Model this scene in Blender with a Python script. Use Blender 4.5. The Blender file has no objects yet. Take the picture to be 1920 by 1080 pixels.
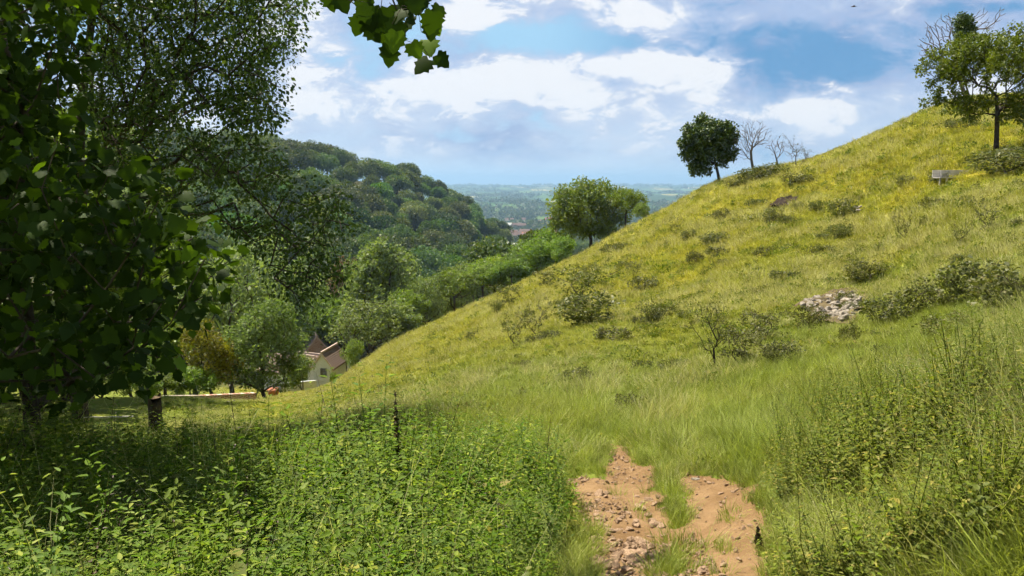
import bpy, bmesh, math, random
import numpy as np
from mathutils import Vector
R = math.radians
rng = np.random.default_rng(7)
random.seed(7)
sc = bpy.context.scene
COL = sc.collection
# ------------------------------------------------------------------ camera, light, exposure
PITCH = R(8.0); F = 1440.0; EYE = 1.65
cam_d = bpy.data.cameras.new('camera'); cam = bpy.data.objects.new('camera', cam_d); COL.objects.link(cam)
cam_d.sensor_width = 36; cam_d.lens = 27; cam_d.clip_start = 0.05; cam_d.clip_end = 100000
cam.location = (0, 0, EYE); cam.rotation_euler = (R(90) - PITCH, 0, 0)
sc.camera = cam
sc.view_settings.view_transform = 'Standard'; sc.view_settings.look = 'None'
sc.view_settings.gamma = 1; sc.view_settings.exposure = 1.22
SUN_AZ = R(-48); SUN_EL = R(60)          # azimuth from +Y towards +X
sd = Vector((math.sin(SUN_AZ) * math.cos(SUN_EL), math.cos(SUN_AZ) * math.cos(SUN_EL), math.sin(SUN_EL)))
sun_d = bpy.data.lights.new('sun', 'SUN'); sun = bpy.data.objects.new('sun', sun_d); COL.objects.link(sun)
sun_d.energy = 5.0; sun_d.angle = R(0.55); sun_d.color = (1.0, 0.92, 0.76)
sun.rotation_euler = (-sd).to_track_quat('-Z', 'Y').to_euler(); sun.location = (-60, 30, 80)
try:
    cy = sc.cycles
    cy.max_bounces = 4; cy.diffuse_bounces = 2; cy.glossy_bounces = 1; cy.transmission_bounces = 3; cy.use_adaptive_sampling = True; cy.adaptive_threshold = 0.035; cy.adaptive_min_samples = 12
    cy.transparent_max_bounces = 8; cy.volume_bounces = 0; cy.use_denoising = True
    cy.sample_clamp_indirect = 4.0
except Exception:
    pass

class NT:
    def __init__(s, tree): s.t = tree; s.n = tree.nodes; s.l = tree.links
    def a(s, typ, **kw):
        n = s.n.new(typ)
        ins = kw.pop('i', {})
        for k, v in kw.items(): setattr(n, k, v)
        for k, v in ins.items(): s.set(n.inputs[k], v)
        return n
    def set(s, sock, v):
        if isinstance(v, bpy.types.NodeSocket): s.l.new(v, sock)
        elif isinstance(v, (tuple, list)) and len(v) == 3 and sock.type == 'RGBA': sock.default_value = (*v, 1)
        else: sock.default_value = v
    def m(s, op, a, b=0.0, c=0.0, clamp=False):
        n = s.a('ShaderNodeMath', operation=op, use_clamp=clamp, i={0: a, 1: b, 2: c}); return n.outputs[0]
    def mix(s, f, a, b, bt='MIX'):
        n = s.n.new('ShaderNodeMix'); n.data_type = 'RGBA'; n.blend_type = bt
        s.set(n.inputs[0], f); s.set(n.inputs[6], a); s.set(n.inputs[7], b); return n.outputs[2]
    def ss(s, x, lo, hi):
        n = s.a('ShaderNodeMapRange', interpolation_type='SMOOTHSTEP', i={0: x, 1: lo, 2: hi, 3: 0.0, 4: 1.0}); return n.outputs[0]
    def noise(s, vec, scale, detail=4.0, rough=0.55, dist=0.0):
        n = s.a('ShaderNodeTexNoise', i={'Vector': vec, 'Scale': scale, 'Detail': detail, 'Roughness': rough, 'Distortion': dist}); return n.outputs[0]

# ------------------------------------------------------------------ sky (world)
world = bpy.data.worlds.new('World'); sc.world = world; world.use_nodes = True
w = NT(world.node_tree)
for n in list(w.n): w.n.remove(n)
sky = w.a('ShaderNodeTexSky', sky_type='NISHITA', sun_disc=False, sun_elevation=SUN_EL, sun_rotation=SUN_AZ, altitude=100, air_density=1.2, dust_density=1.0, ozone_density=2.0)
tc = w.a('ShaderNodeTexCoord'); sp = w.a('ShaderNodeSeparateXYZ', i={0: tc.outputs['Generated']})
yy = w.m('MAXIMUM', sp.outputs[1], 0.12)
U = w.m('DIVIDE', sp.outputs[0], yy); Wv = w.m('DIVIDE', sp.outputs[2], yy)
vec = w.a('ShaderNodeCombineXYZ', i={0: U, 1: w.m('MULTIPLY', Wv, 1.9), 2: 0.37}).outputs[0]
nA = w.noise(vec, 5.0, 8.0, 0.56, 0.35)
nB = w.noise(vec, 15.0, 9.0, 0.64, 0.35)
nC = w.noise(w.a('ShaderNodeVectorMath', operation='ADD', i={0: vec, 1: (3.1, 1.7, 2.0)}).outputs[0], 3.0, 6.0, 0.55, 0.2)
def vpix(px, py):
    cx = (px - 960) / F; cyy = (540 - py) / F
    y = math.cos(PITCH) + cyy * math.sin(PITCH); z = -math.sin(PITCH) + cyy * math.cos(PITCH)
    return cx / y, z / y
def bump(px, py, rx, ry, amp):
    u, v = vpix(px, py)
    a = w.m('DIVIDE', w.m('SUBTRACT', U, u), rx / F); b = w.m('DIVIDE', w.m('SUBTRACT', Wv, v), ry / F)
    d2 = w.m('ADD', w.m('MULTIPLY', a, a), w.m('MULTIPLY', b, b))
    return w.m('MULTIPLY', w.m('POWER', 2.718, w.m('MULTIPLY', d2, -1.0)), amp)
def bsum(lst):
    s_ = None
    for b in lst:
        q = bump(*b); s_ = q if s_ is None else w.m('ADD', s_, q)
    return s_
whites = bsum([(590, 75, 55, 50, .26), (930, 45, 130, 24, .30), (860, 20, 70, 22, .16), (900, 150, 120, 30, .24), (1130, 125, 200, 40, .26), (700, 165, 90, 28, .28), (790, 110, 40, 30, .1),
               (1190, 30, 80, 40, .22), (1320, 165, 40, 40, .28), (1460, 208, 110, 20, .30), (860, 195, 30, 25, .12), (1010, 175, 140, 40, .18), (540, 200, 60, 30, .16),
               (1580, 145, 55, 25, .20), (1290, 30, 150, 30, .16), (580, 160, 60, 60, .16), (1700, 60, 160, 20, .12), (1130, 215, 180, 25, .1), (1400, 260, 300, 25, .06), (1620, 200, 150, 35, .12)])
blues = bsum([(700, 105, 100, 50, .60), (1060, 76, 170, 28, .62), (800, 30, 70, 40, .25), (1480, 115, 190, 62, .44), (1100, 20, 70, 30, .28), (820, 250, 60, 25, .16), (1820, 15, 130, 14, .4), (1330, 245, 200, 20, .14), (620, 230, 80, 18, .14), (1240, 95, 60, 30, .12)])
sig = w.m('ADD', w.m('MULTIPLY', w.m('SUBTRACT', nA, 0.5), 1.7), w.m('MULTIPLY', w.m('SUBTRACT', nB, 0.5), 1.5))
wsig = w.m('SUBTRACT', w.m('ADD', sig, whites), w.m('MULTIPLY', blues, .42))
fW = w.ss(wsig, 0.07, 0.25); fW2 = w.ss(wsig, -0.16, 0.16)
fB = w.ss(w.m('SUBTRACT', w.m('ADD', blues, w.m('MULTIPLY', w.m('SUBTRACT', nC, .5), 1.2)), w.m('MULTIPLY', sig, .8)), 0.10, 0.50)
hi = w.ss(Wv, 0.0, 0.15)
base_c = w.mix(hi, (0.66, 0.78, 0.93), (0.43, 0.56, 0.81))
base_c = w.mix(w.ss(w.m('ADD', nC, w.m('MULTIPLY', w.m('SUBTRACT', nB, .5), .8)), .38, .66), base_c, (0.31, 0.42, 0.68))
base_c = w.mix(w.m('MULTIPLY', fW2, .62), base_c, (0.70, 0.78, 0.92))
blue_c = w.mix(w.ss(U, 0.02, .26), (0.40, 0.70, 0.95), (0.13, 0.35, 0.64))
c1 = w.mix(w.m('MULTIPLY', fB, .92), base_c, blue_c)
c2 = w.mix(w.m('MULTIPLY', fW, w.m('ADD', .25, w.m('MULTIPLY', w.ss(Wv, .0, .08), .72))), c1, (0.93, 0.95, 0.99))
c2 = w.mix(w.ss(Wv, .035, -.005), c2, (0.66, 0.79, 0.94))
# far from the photographed part of the sky: the plain clear sky with broken cloud
front = w.m('MULTIPLY', w.ss(sp.outputs[1], 0.1, 0.55), w.m('SUBTRACT', 1.0, w.ss(sp.outputs[2], 0.3, 0.55)))
nG = w.ss(w.noise(tc.outputs['Generated'], 3.2, 6, .55), .47, .62)
skyc = w.mix(1.0, sky.outputs[0], (0.17, 0.15, 0.125), 'MULTIPLY')
gen = w.mix(w.m('MULTIPLY', nG, .55), skyc, (0.80, 0.80, 0.80))
fin = w.mix(front, gen, c2)
EXPO = 2 ** (-sc.view_settings.exposure)
sclc = w.mix(1.0, fin, (10 * EXPO, 10 * EXPO, 10 * EXPO), 'MULTIPLY')
bg = w.a('ShaderNodeBackground', i={'Color': sclc, 'Strength': 0.10})
wo = w.a('ShaderNodeOutputWorld', i={'Surface': bg.outputs[0]})

# ------------------------------------------------------------------ terrain height
def vpy(py):
    c = (540 - np.asarray(py, float)) / F
    return (-math.sin(PITCH) + c * math.cos(PITCH)) / (math.cos(PITCH) + c * math.sin(PITCH))
far = [(1200, 430), (2500, 385), (4500, 362), (7000, 349), (9000, 347), (14000, 352), (30000, 343), (60000, 340.5)]
TAB = {   # photo column -> (distance ahead, ground row; negative = height below the eye)
 -480: [(2, -1.8), (3, -2.1), (7, -2.7), (12, -3.6), (20, -5.2), (30, -7), (50, -12), (90, 700), (150, 600), (250, 420), (350, 300), (450, 300), (700, 330), (1200, 400)],
 0:   [(2, -1.9), (3, -2.15), (7, -2.95), (12, -4.0), (16, -5.0), (25, -7.4), (40, -11.6), (70, 735), (100, 690), (130, 640), (180, 540), (250, 400), (350, 290), (450, 300), (700, 400)],
 268: [(2, -1.9), (3, -2.2), (7, -3.05), (12, -4.2), (15, -4.9), (25, -7.3), (36, -10.6), (45, -13.4), (75, 745), (100, 715), (130, 660), (180, 560), (250, 420), (350, 292), (450, 305), (700, 410)],
 450: [(2, -1.9), (3, -2.2), (7, -3.1), (12, -4.2), (16, -5.2), (25, -7.5), (36, -10.7), (45, -13.2), (70, 742), (100, 728), (130, 690), (180, 590), (250, 440), (350, 302), (450, 315), (700, 410)],
 580: [(2, -1.85), (3, -2.2), (7, -3.1), (11, -3.9), (16, -5.0), (25, -7.3), (40, 745), (60, 733), (70, 731), (85, 745), (105, 742), (130, 705), (180, 600), (250, 450), (350, 322), (450, 335), (700, 415)],
 740: [(2, -1.8), (3, -2.15), (7, -3.0), (10, -3.5), (16, 752), (25, 705), (40, 668), (60, 648), (75, 641), (90, 660), (110, 700), (130, 690), (200, 560), (300, 440), (390, 352), (480, 368), (700, 430)],
 850: [(2, -1.75), (3, -2.12), (7, -2.95), (10, -3.35), (16, 725), (25, 678), (40, 626), (60, 600), (80, 590), (95, 612), (120, 660), (200, 600), (300, 490), (420, 400), (520, 420), (700, 440)],
 960: [(2, -1.7), (3.5, -2.15), (5, -2.5), (7, -2.85), (10, 785), (16, 700), (24, 640), (38, 588), (60, 552), (85, 541), (100, 565), (130, 620), (200, 600), (300, 530), (450, 470), (600, 470), (900, 445)],
 1110: [(2, -1.68), (3.5, 1085), (5, 950), (7, 855), (10, 775), (16, 675), (24, 605), (38, 530), (60, 482), (82, 468), (100, 495), (150, 545), (250, 540), (450, 500), (900, 450)],
 1220: [(2, -1.66), (3.2, 1085), (4.3, 1000), (6.5, 862), (9, 793), (14, 695), (20, 618), (30, 540), (45, 462), (60, 425), (76, 406), (95, 430), (150, 500), (250, 510), (450, 490), (900, 450)],
 1340: [(2, -1.64), (3, 1095), (4.3, 985), (6.5, 850), (8.5, 790), (12, 702), (19, 600), (30, 498), (42, 420), (52, 366), (62, 341), (80, 368), (120, 420), (250, 480), (500, 480), (900, 450)],
 1500: [(2, -1.6), (3, 1080), (5, -1.98), (7.5, 785), (12, 665), (18, 570), (28, 460), (40, 370), (52, 318), (60, 306), (75, 320), (120, 380), (250, 450), (500, 470), (900, 450)],
 1620: [(2, -1.55), (3, -1.7), (5, -1.92), (8, 735), (12, 645), (18, 555), (28, 440), (38, 350), (48, 276), (55, 256), (70, 268), (100, 300), (200, 370), (400, 420), (900, 440)],
 1800: [(2, -1.45), (3, -1.5), (5, -1.7), (8, 690), (11, 610), (16, 515), (22, 412), (29, 325), (36, 255), (44, 205), (50, 188), (70, 203), (100, 235), (200, 300), (400, 390), (900, 430)],
 1930: [(2, -1.3), (3, -1.4), (5, -1.45), (8, 640), (11, 560), (16, 465), (22, 375), (29, 300), (36, 240), (44, 200), (50, 180), (70, 195), (100, 230), (200, 300), (400, 380), (900, 430)],
 2400: [(2, -1.1), (3, -1.0), (5, -.85), (8, 540), (11, 460), (16, 370), (22, 290), (29, 230), (36, 190), (44, 160), (50, 150), (70, 160), (100, 200), (200, 290), (400, 380), (900, 430)],
}
LD = np.linspace(math.log(2), math.log(60000), 260)
cols = sorted(TAB); Ucol = np.array([(c - 960) / F for c in cols])
def pchip(x, y, xi):
    x = np.asarray(x, float); y = np.asarray(y, float); h = np.diff(x); d = np.diff(y) / h
    m_ = np.zeros_like(y); m_[0] = d[0]; m_[-1] = d[-1]
    for k in range(1, len(y) - 1):
        if d[k - 1] * d[k] > 0:
            w1 = 2 * h[k] + h[k - 1]; w2 = h[k] + 2 * h[k - 1]; m_[k] = (w1 + w2) / (w1 / d[k - 1] + w2 / d[k])
    k = np.clip(np.searchsorted(x, xi) - 1, 0, len(h) - 1); t = (xi - x[k]) / h[k]
    return (y[k] * (1 + 2 * t) * (1 - t) ** 2 + h[k] * m_[k] * t * (1 - t) ** 2 + y[k + 1] * t * t * (3 - 2 * t) + h[k] * m_[k + 1] * t * t * (t - 1))
VT = []
for c in cols:
    pts = [p for p in TAB[c] if p[0] < 1200] + far
    D_ = [p[0] for p in pts]; V_ = [p[1] / p[0] if p[1] < 0 else float(vpy(p[1])) for p in pts]
    VT.append(pchip(np.log(D_), V_, LD))
VT = np.array(VT)
UF = np.linspace(-1, 1, 241)
VF = np.array([pchip(Ucol, VT[:, j], UF) for j in range(len(LD))]).T
for _ in range(3):  # soften
    VF[1:-1] = (VF[:-2] + 2 * VF[1:-1] + VF[2:]) / 4
def vnoise(x, y, seed=0):
    xi = np.floor(x).astype(np.int64); yi = np.floor(y).astype(np.int64); fx = x - xi; fy = y - yi
    def h(a, b):
        n = (a * 374761393 + b * 668265263 + seed * 1442695041) & 0x7fffffff
        n = ((n ^ (n >> 13)) * 1274126177) & 0x7fffffff
        return ((n ^ (n >> 16)) & 0xffff) / 65535.0
    sx = fx * fx * (3 - 2 * fx); sy = fy * fy * (3 - 2 * fy)
    return (h(xi, yi) * (1 - sx) + h(xi + 1, yi) * sx) * (1 - sy) + (h(xi, yi + 1) * (1 - sx) + h(xi + 1, yi + 1) * sx) * sy - .5
def H(x, y):
    x = np.asarray(x, float); y = np.asarray(y, float)
    ax = np.abs(x); D = np.maximum(np.maximum(y, ax), 1e-3); u = np.clip(x / D, -1, 1)
    Dc = np.maximum(D, 2.0)
    fu = (u + 1) / 2 * 240; iu = np.clip(fu.astype(int), 0, 239); fu = fu - iu
    fd = (np.log(Dc) - LD[0]) / (LD[1] - LD[0]); fd = np.clip(fd, 0, len(LD) - 1.001); idd = fd.astype(int); fd = fd - idd
    v = (VF[iu, idd] * (1 - fu) + VF[iu + 1, idd] * fu) * (1 - fd) + (VF[iu, idd + 1] * (1 - fu) + VF[iu + 1, idd + 1] * fu) * fd
    z = v * Dc
    z = np.where(D < 2, -1.65 + (z + 1.65) * (D / 2), z)
    t = np.where(y < ax, np.clip((y / np.maximum(ax, 1e-3) + 1) / 2, 0, 1), 1.0)
    z = -1.65 + (z + 1.65) * t
    near = np.clip(D / 3, .2, 1) * np.exp(-(D / 400) ** 2)
    z = z + near * (.10 * vnoise(x * .9, y * .9, 1) + .05 * vnoise(x * 2.3, y * 2.3, 2) + .22 * vnoise(x * .25, y * .25, 3) * np.clip((D - 10) / 20, 0, 1))
    fr = np.clip((D - 600) / 900, 0, 1)
    z = z + fr * (22 * vnoise(x / 620., y / 620., 4) + 9 * vnoise(x / 220., y / 220., 5)) * np.clip(4000 / D, .4, 1)
    fr2 = np.clip((D - 16000) / 9000, 0, 1)
    z = z + fr2 * (160 * vnoise(x / 9000. + 3.3, y / 9000., 6) + 60 * vnoise(x / 2500., y / 2500., 8))
    return z + EYE
def ray(px, py):
    u, v = vpix(px, py); return u, v
def hit(px, py, dmin=2.2, dmax=3000):
    u, v = vpix(px, py)
    D = np.exp(np.linspace(math.log(dmin), math.log(dmax), 1500))
    z = H(u * D, D); s = z > EYE + v * D
    k = int(np.argmax(s)) if s.any() else 1499
    return Vector((u * D[k], D[k], z[k]))
def P(px, py, D):
    u, v = vpix(px, py); return np.array((u * D, D, EYE + v * D))
def on(px, D):
    u = (px - 960) / F; x = u * D; return Vector((x, D, float(H(x, D))))
def inpoly(px, py, poly):
    px = np.asarray(px); py = np.asarray(py); c = np.zeros(px.shape, bool); n = len(poly)
    for i in range(n):
        x0, y0 = poly[i]; x1, y1 = poly[(i + 1) % n]
        if y0 == y1: continue
        m_ = ((y0 > py) != (y1 > py)) & (px < (x1 - x0) * (py - y0) / (y1 - y0) + x0); c ^= m_
    return c

# ------------------------------------------------------------------ mesh helpers
def link(name, me, mat=None, parent=None, smooth=False):
    o = bpy.data.objects.new(name, me); COL.objects.link(o)
    if mat is not None: me.materials.append(mat)
    if parent is not None: o.parent = parent
    if smooth: me.polygons.foreach_set('use_smooth', np.ones(len(me.polygons), bool))
    return o
def npmesh(name, V, *Fs):
    me = bpy.data.meshes.new(name); V = np.asarray(V, np.float32)
    me.vertices.add(len(V)); me.vertices.foreach_set('co', V.ravel())
    loops = []; starts = []; totals = []; off = 0
    for f in Fs:
        f = np.asarray(f, np.int32)
        if not len(f): continue
        n, k = f.shape; loops.append(f.ravel()); starts.append(off + np.arange(n) * k); totals.append(np.full(n, k)); off += n * k
    loops = np.concatenate(loops); starts = np.concatenate(starts); totals = np.concatenate(totals)
    me.loops.add(len(loops)); me.loops.foreach_set('vertex_index', loops.astype(np.int32))
    me.polygons.add(len(starts)); me.polygons.foreach_set('loop_start', starts.astype(np.int32)); me.polygons.foreach_set('loop_total', totals.astype(np.int32))
    me.update(calc_edges=True); return me
def tag(o, label=None, cat=None, group=None, kind=None):
    if label: o['label'] = label
    if cat: o['category'] = cat
    if group: o['group'] = group
    if kind: o['kind'] = kind
    return o
def empty(name, loc, label, cat, group=None, rz=0, s=1):
    o = bpy.data.objects.new(name, None); COL.objects.link(o); o.location = loc; o.rotation_euler = (0, 0, rz); o.scale = (s, s, s) if not hasattr(s, '__len__') else s
    o.empty_display_size = .2
    return tag(o, label, cat, group)
def dup(root, loc, rz, s, label, group=None):
    r = root.copy(); COL.objects.link(r); r.location = loc; r.rotation_euler = (0, 0, rz); r.scale = (s, s, s) if not hasattr(s, '__len__') else s
    r['label'] = label
    if group: r['group'] = group
    elif 'group' in r: del r['group']
    for ch in root.children:
        c = ch.copy(); COL.objects.link(c); c.parent = r
        for g in ch.children:
            d = g.copy(); COL.objects.link(d); d.parent = c
    return r
def unit(a): return a / np.maximum(np.linalg.norm(a, axis=-1, keepdims=True), 1e-9)

LEAF = {
 'nettle': (np.array([(0, 0, 0), (.22, .20, .05), (.6, .15, .0), (1, 0, -.16), (.6, -.15, .0), (.22, -.20, .05)]), [(0, 1, 2, 3), (0, 3, 4, 5)]),
 'quad': (np.array([(0, 0, 0), (.45, .32, .06), (1, 0, 0), (.45, -.32, .06)]), [(0, 1, 2, 3)]),
 'ovate': (np.array([(0, 0, 0), (.25, .30, .04), (.6, .27, .03), (1, 0, -.12), (.6, -.27, .03), (.25, -.30, .04)]), [(0, 1, 2, 3), (0, 3, 4, 5)]),
}
_mo = [(0, 0), (-.12, .26), (.02, .40), (.12, .38), (.22, .58), (.38, .42), (.52, .52), (.62, .30), (.80, .22), (1.0, 0)]
_mo = _mo + [(a, -b) for a, b in _mo[-2:0:-1]]
LEAF['maple'] = (np.array([(.28, 0, .05)] + [(a, b, -.10 * (a * a + b * b)) for a, b in _mo]), [(0, i + 1, (i + 1) % len(_mo) + 1) for i in range(len(_mo))])
def leafV(shape, pos, axis, nrm, size):
    T, Fc = LEAF[shape]; pos = np.asarray(pos, float); n = len(pos)
    axis = unit(axis); side = unit(np.cross(nrm, axis)); nn = np.cross(axis, side); size = np.broadcast_to(np.asarray(size, float), (n,))[:, None, None]
    V = pos[:, None] + size * (T[None, :, 0:1] * axis[:, None] + T[None, :, 1:2] * side[:, None] + T[None, :, 2:3] * nn[:, None])
    Fa = (np.array(Fc)[None] + (np.arange(n) * len(T))[:, None, None]).reshape(-1, len(Fc[0]))
    return V.reshape(-1, 3), Fa
def randdir(n, up=0.0):
    d = rng.normal(size=(n, 3)); d = unit(d); d[:, 2] += up; return unit(d)
def tubes(A, B, ra, rb, da, db, k):
    """one prism per edge, rings oriented by da, db"""
    def ring(c, d, r):
        d = unit(d); ref = np.where(np.abs(d[:, 2:3]) < .9, np.array([[0, 0, 1.]]), np.array([[1., 0, 0]])); s = unit(np.cross(d, ref)); t = np.cross(d, s)
        a = np.arange(k) * 2 * math.pi / k
        return c[:, None] + r[:, None, None] * (np.cos(a)[None, :, None] * s[:, None] + np.sin(a)[None, :, None] * t[:, None])
    V = np.concatenate([ring(A, da, ra), ring(B, db, rb)], 1); n = len(A); i = np.arange(k); j = (i + 1) % k
    f = np.stack([i, j, k + j, k + i], 1)[None] + (np.arange(n) * 2 * k)[:, None, None]
    return V.reshape(-1, 3), f.reshape(-1, 4)
class Skel:
    def __init__(s, trunk):
        s.p = [np.array(trunk[0], float)]; s.par = [-1]; s.len = [0.0]
        for q in trunk[1:]: s.add(q, len(s.p) - 1)
    def add(s, q, par):
        s.p.append(np.array(q, float)); s.par.append(par); s.len.append(s.len[par] + float(np.linalg.norm(s.p[-1] - s.p[par]))); return len(s.p) - 1
    def grow(s, att, w=.35, seg=.5, jit=.12, first=1, sag=0.0):
        att = np.asarray(att); base = s.p[min(len(s.p) - 1, first)]
        att = att[np.argsort(np.linalg.norm(att - base, axis=1))]
        N0 = len(s.p); Pn = np.zeros((N0 + len(att) * 60, 3)); Ln = np.zeros(len(Pn)); Pn[:N0] = s.p; Ln[:N0] = s.len; n = N0
        for q in att:
            d = np.linalg.norm(Pn[first:n] - q, axis=1); k = int(np.argmin(d + w * Ln[first:n])) + first; dk = d[k - first]
            m_ = min(50, max(1, int(dk / seg))); a = s.p[k]; j = k; off = rng.normal(size=3) * jit * dk
            for t in range(1, m_ + 1):
                f = t / m_; c = a + (q - a) * f + off * math.sin(math.pi * f) + np.array((0, 0, sag * dk * math.sin(math.pi * f))) + (rng.normal(size=3) * jit * .35 * seg if t < m_ else 0)
                j = s.add(c, j); Pn[n] = c; Ln[n] = s.len[j]; n += 1
        return s
    def finish(s, tip=.006, ex=2.4, rmax=None):
        s.P = np.array(s.p); s.par_ = np.array(s.par); n = len(s.P); acc = np.zeros(n)
        r = np.zeros(n)
        for i in range(n - 1, -1, -1):
            if acc[i] == 0: acc[i] = tip ** ex
            r[i] = acc[i] ** (1 / ex)
            if s.par_[i] >= 0: acc[s.par_[i]] += acc[i] + (tip * .25) ** ex
        s.r = r if rmax is None else r * min(1, rmax / r[0]) + 0
        s.r = np.maximum(s.r, tip * .6)
        return s
    def mesh(s, name, k=6, rmin=0.0, base_flare=1.0):
        c = np.arange(1, len(s.P)); c = c[s.r[c] >= rmin]; p = s.par_[c]; A = s.P[p]; B = s.P[c]; d = unit(B - A)
        dd = np.zeros_like(s.P); dd[1:] = unit(s.P[1:] - s.P[s.par_[1:]]); dd[0] = (0, 0, 1)
        main = s.r[c] > .72 * s.r[p]
        ra = np.where(main, s.r[p], s.r[c] * 1.15); da = np.where(main[:, None], dd[p], d)
        ra = np.where(p == 0, ra * base_flare, ra)
        V, Fq = tubes(A, B, ra, s.r[c], da, d, k); return npmesh(name, V, Fq)
def crownleaves(name, pts, per, spread, size, shape='quad', up=.6, droop=.25, svar=.35):
    n = len(pts) * per; base = np.repeat(pts, per, 0)
    off = randdir(n) * (rng.random((n, 1)) ** .5) * spread; pos = base + off
    ax = unit(unit(off) + rng.normal(size=(n, 3)) * .6 + np.array((0, 0, -droop))); nr = randdir(n, up)
    V, Fa = leafV(shape, pos, ax, nr, size * (1 + svar * rng.normal(size=n)).clip(.4, 1.8)); return npmesh(name, V, Fa)

# ------------------------------------------------------------------ materials
def mat(name):
    m_ = bpy.data.materials.new(name); m_.use_nodes = True; t = NT(m_.node_tree)
    for n in list(t.n): t.n.remove(n)
    return m_, t, t.a('ShaderNodeOutputMaterial')
def leafmat(name, c1, c2, c3=None, transl=.35, rough=.5, nscale=.6, rscale=1.0, objrand=0.0, gloss=.25, wild=.0, tl=(1.25, 1.35, .55)):
    m_, t, out = mat(name); g = t.a('ShaderNodeNewGeometry'); 
    rnd = g.outputs['Random Per Island']; n = t.noise(g.outputs['Position'], nscale, 3.0, .6)
    f = t.m('ADD', t.m('MULTIPLY', rnd, .55 * rscale), t.m('MULTIPLY', t.ss(n, .3, .7), .5), clamp=True)
    c = t.mix(f, c1, c2)
    if c3 is not None: c = t.mix(t.ss(t.m('FRACT', t.m('MULTIPLY', rnd, 7.31)), .86 - wild, 1.0), c, c3)
    if objrand:
        oi = t.a('ShaderNodeObjectInfo'); hs = t.a('ShaderNodeHueSaturation', i={'Hue': t.m('ADD', .5, t.m('MULTIPLY', t.m('SUBTRACT', oi.outputs['Random'], .62), .05 * objrand)), 'Saturation': t.m('ADD', .85, t.m('MULTIPLY', t.m('FRACT', t.m('MULTIPLY', oi.outputs['Random'], 13.7)), .35 * objrand)), 'Value': t.m('ADD', 1 - .35 * objrand, t.m('MULTIPLY', t.m('FRACT', t.m('MULTIPLY', oi.outputs['Random'], 5.3)), .75 * objrand)), 'Color': c}); c = hs.outputs[0]
    pb = t.a('ShaderNodeBsdfPrincipled', i={'Base Color': c, 'Roughness': rough, 'Specular IOR Level': gloss})
    tr = t.a('ShaderNodeBsdfTranslucent', i={'Color': t.mix(1.0, c, tl, 'MULTIPLY')})
    mx = t.a('ShaderNodeMixShader', i={0: transl, 1: pb.outputs[0], 2: tr.outputs[0]}); t.l.new(mx.outputs[0], out.inputs[0]); return m_
def plain(name, c1, c2, scale=4, rough=.85, bump=.3, bscale=None, spec=.2, detail=6):
    m_, t, out = mat(name); g = t.a('ShaderNodeTexCoord').outputs['Object']; n = t.noise(g, scale, detail, .6); n2 = t.noise(g, (bscale or scale * 4), 6, .65)
    c = t.mix(t.ss(n, .3, .7), c1, c2); b = t.a('ShaderNodeBump', i={'Strength': bump, 'Height': n2, 'Distance': .02})
    pb = t.a('ShaderNodeBsdfPrincipled', i={'Base Color': c, 'Roughness': rough, 'Specular IOR Level': spec, 'Normal': b.outputs[0]}); t.l.new(pb.outputs[0], out.inputs[0]); return m_
M = {}
M['bark'] = plain('bark', (.035, .026, .018), (.075, .06, .042), 6, .9, .6)
M['bark_pale'] = plain('bark_pale', (.12, .10, .08), (.2, .18, .15), 8, .9, .4)
M['bark_dead'] = plain('bark_dead', (.10, .085, .07), (.17, .15, .13), 8, .9, .3)
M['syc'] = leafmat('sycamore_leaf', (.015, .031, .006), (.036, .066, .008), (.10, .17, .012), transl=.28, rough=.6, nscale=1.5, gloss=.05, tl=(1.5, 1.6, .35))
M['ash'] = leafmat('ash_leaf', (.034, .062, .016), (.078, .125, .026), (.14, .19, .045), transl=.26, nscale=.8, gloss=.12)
M['wood'] = leafmat('woodland_leaf', (.036, .068, .022), (.108, .152, .044), (.18, .20, .075), transl=.34, nscale=.12, objrand=1.35)
M['mid'] = leafmat('tree_leaf', (.075, .135, .014), (.17, .245, .028), (.24, .29, .06), transl=.42, nscale=.25, objrand=.5)
M['willow'] = leafmat('pale_leaf', (.09, .14, .035), (.19, .25, .065), (.26, .30, .12), transl=.42, nscale=.3, objrand=.4)
M['yellow'] = leafmat('yellow_leaf', (.12, .13, .01), (.22, .19, .015), (.14, .08, .02), transl=.35, nscale=.8)
M['copper'] = leafmat('copper_leaf', (.14, .085, .05), (.2, .125, .075), (.1, .1, .05), transl=.25, nscale=.5)
M['haw'] = leafmat('hawthorn_leaf', (.055, .085, .006), (.14, .17, .012), (.17, .19, .02), transl=.3, nscale=.8)
M['ivy'] = leafmat('ivy_leaf', (.032, .058, .010), (.075, .12, .018), (.13, .17, .03), transl=.2, nscale=.8, gloss=.4)
M['shrub'] = leafmat('shrub_leaf', (.055, .068, .012), (.125, .135, .022), (.17, .15, .04), transl=.32, nscale=2, objrand=.5)
M['nettle'] = leafmat('nettle_leaf', (.055, .115, .010), (.14, .21, .022), (.25, .31, .045), transl=.40, rough=.6, nscale=1.1, objrand=.7, gloss=.08)
M['herb'] = leafmat('herb_leaf', (.062, .10, .011), (.15, .185, .022), (.26, .24, .05), transl=.38, nscale=1.3, objrand=.7, gloss=.08)
M['seed'] = leafmat('dry_seed', (.035, .022, .012), (.08, .05, .025), transl=.1, nscale=8)
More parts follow.
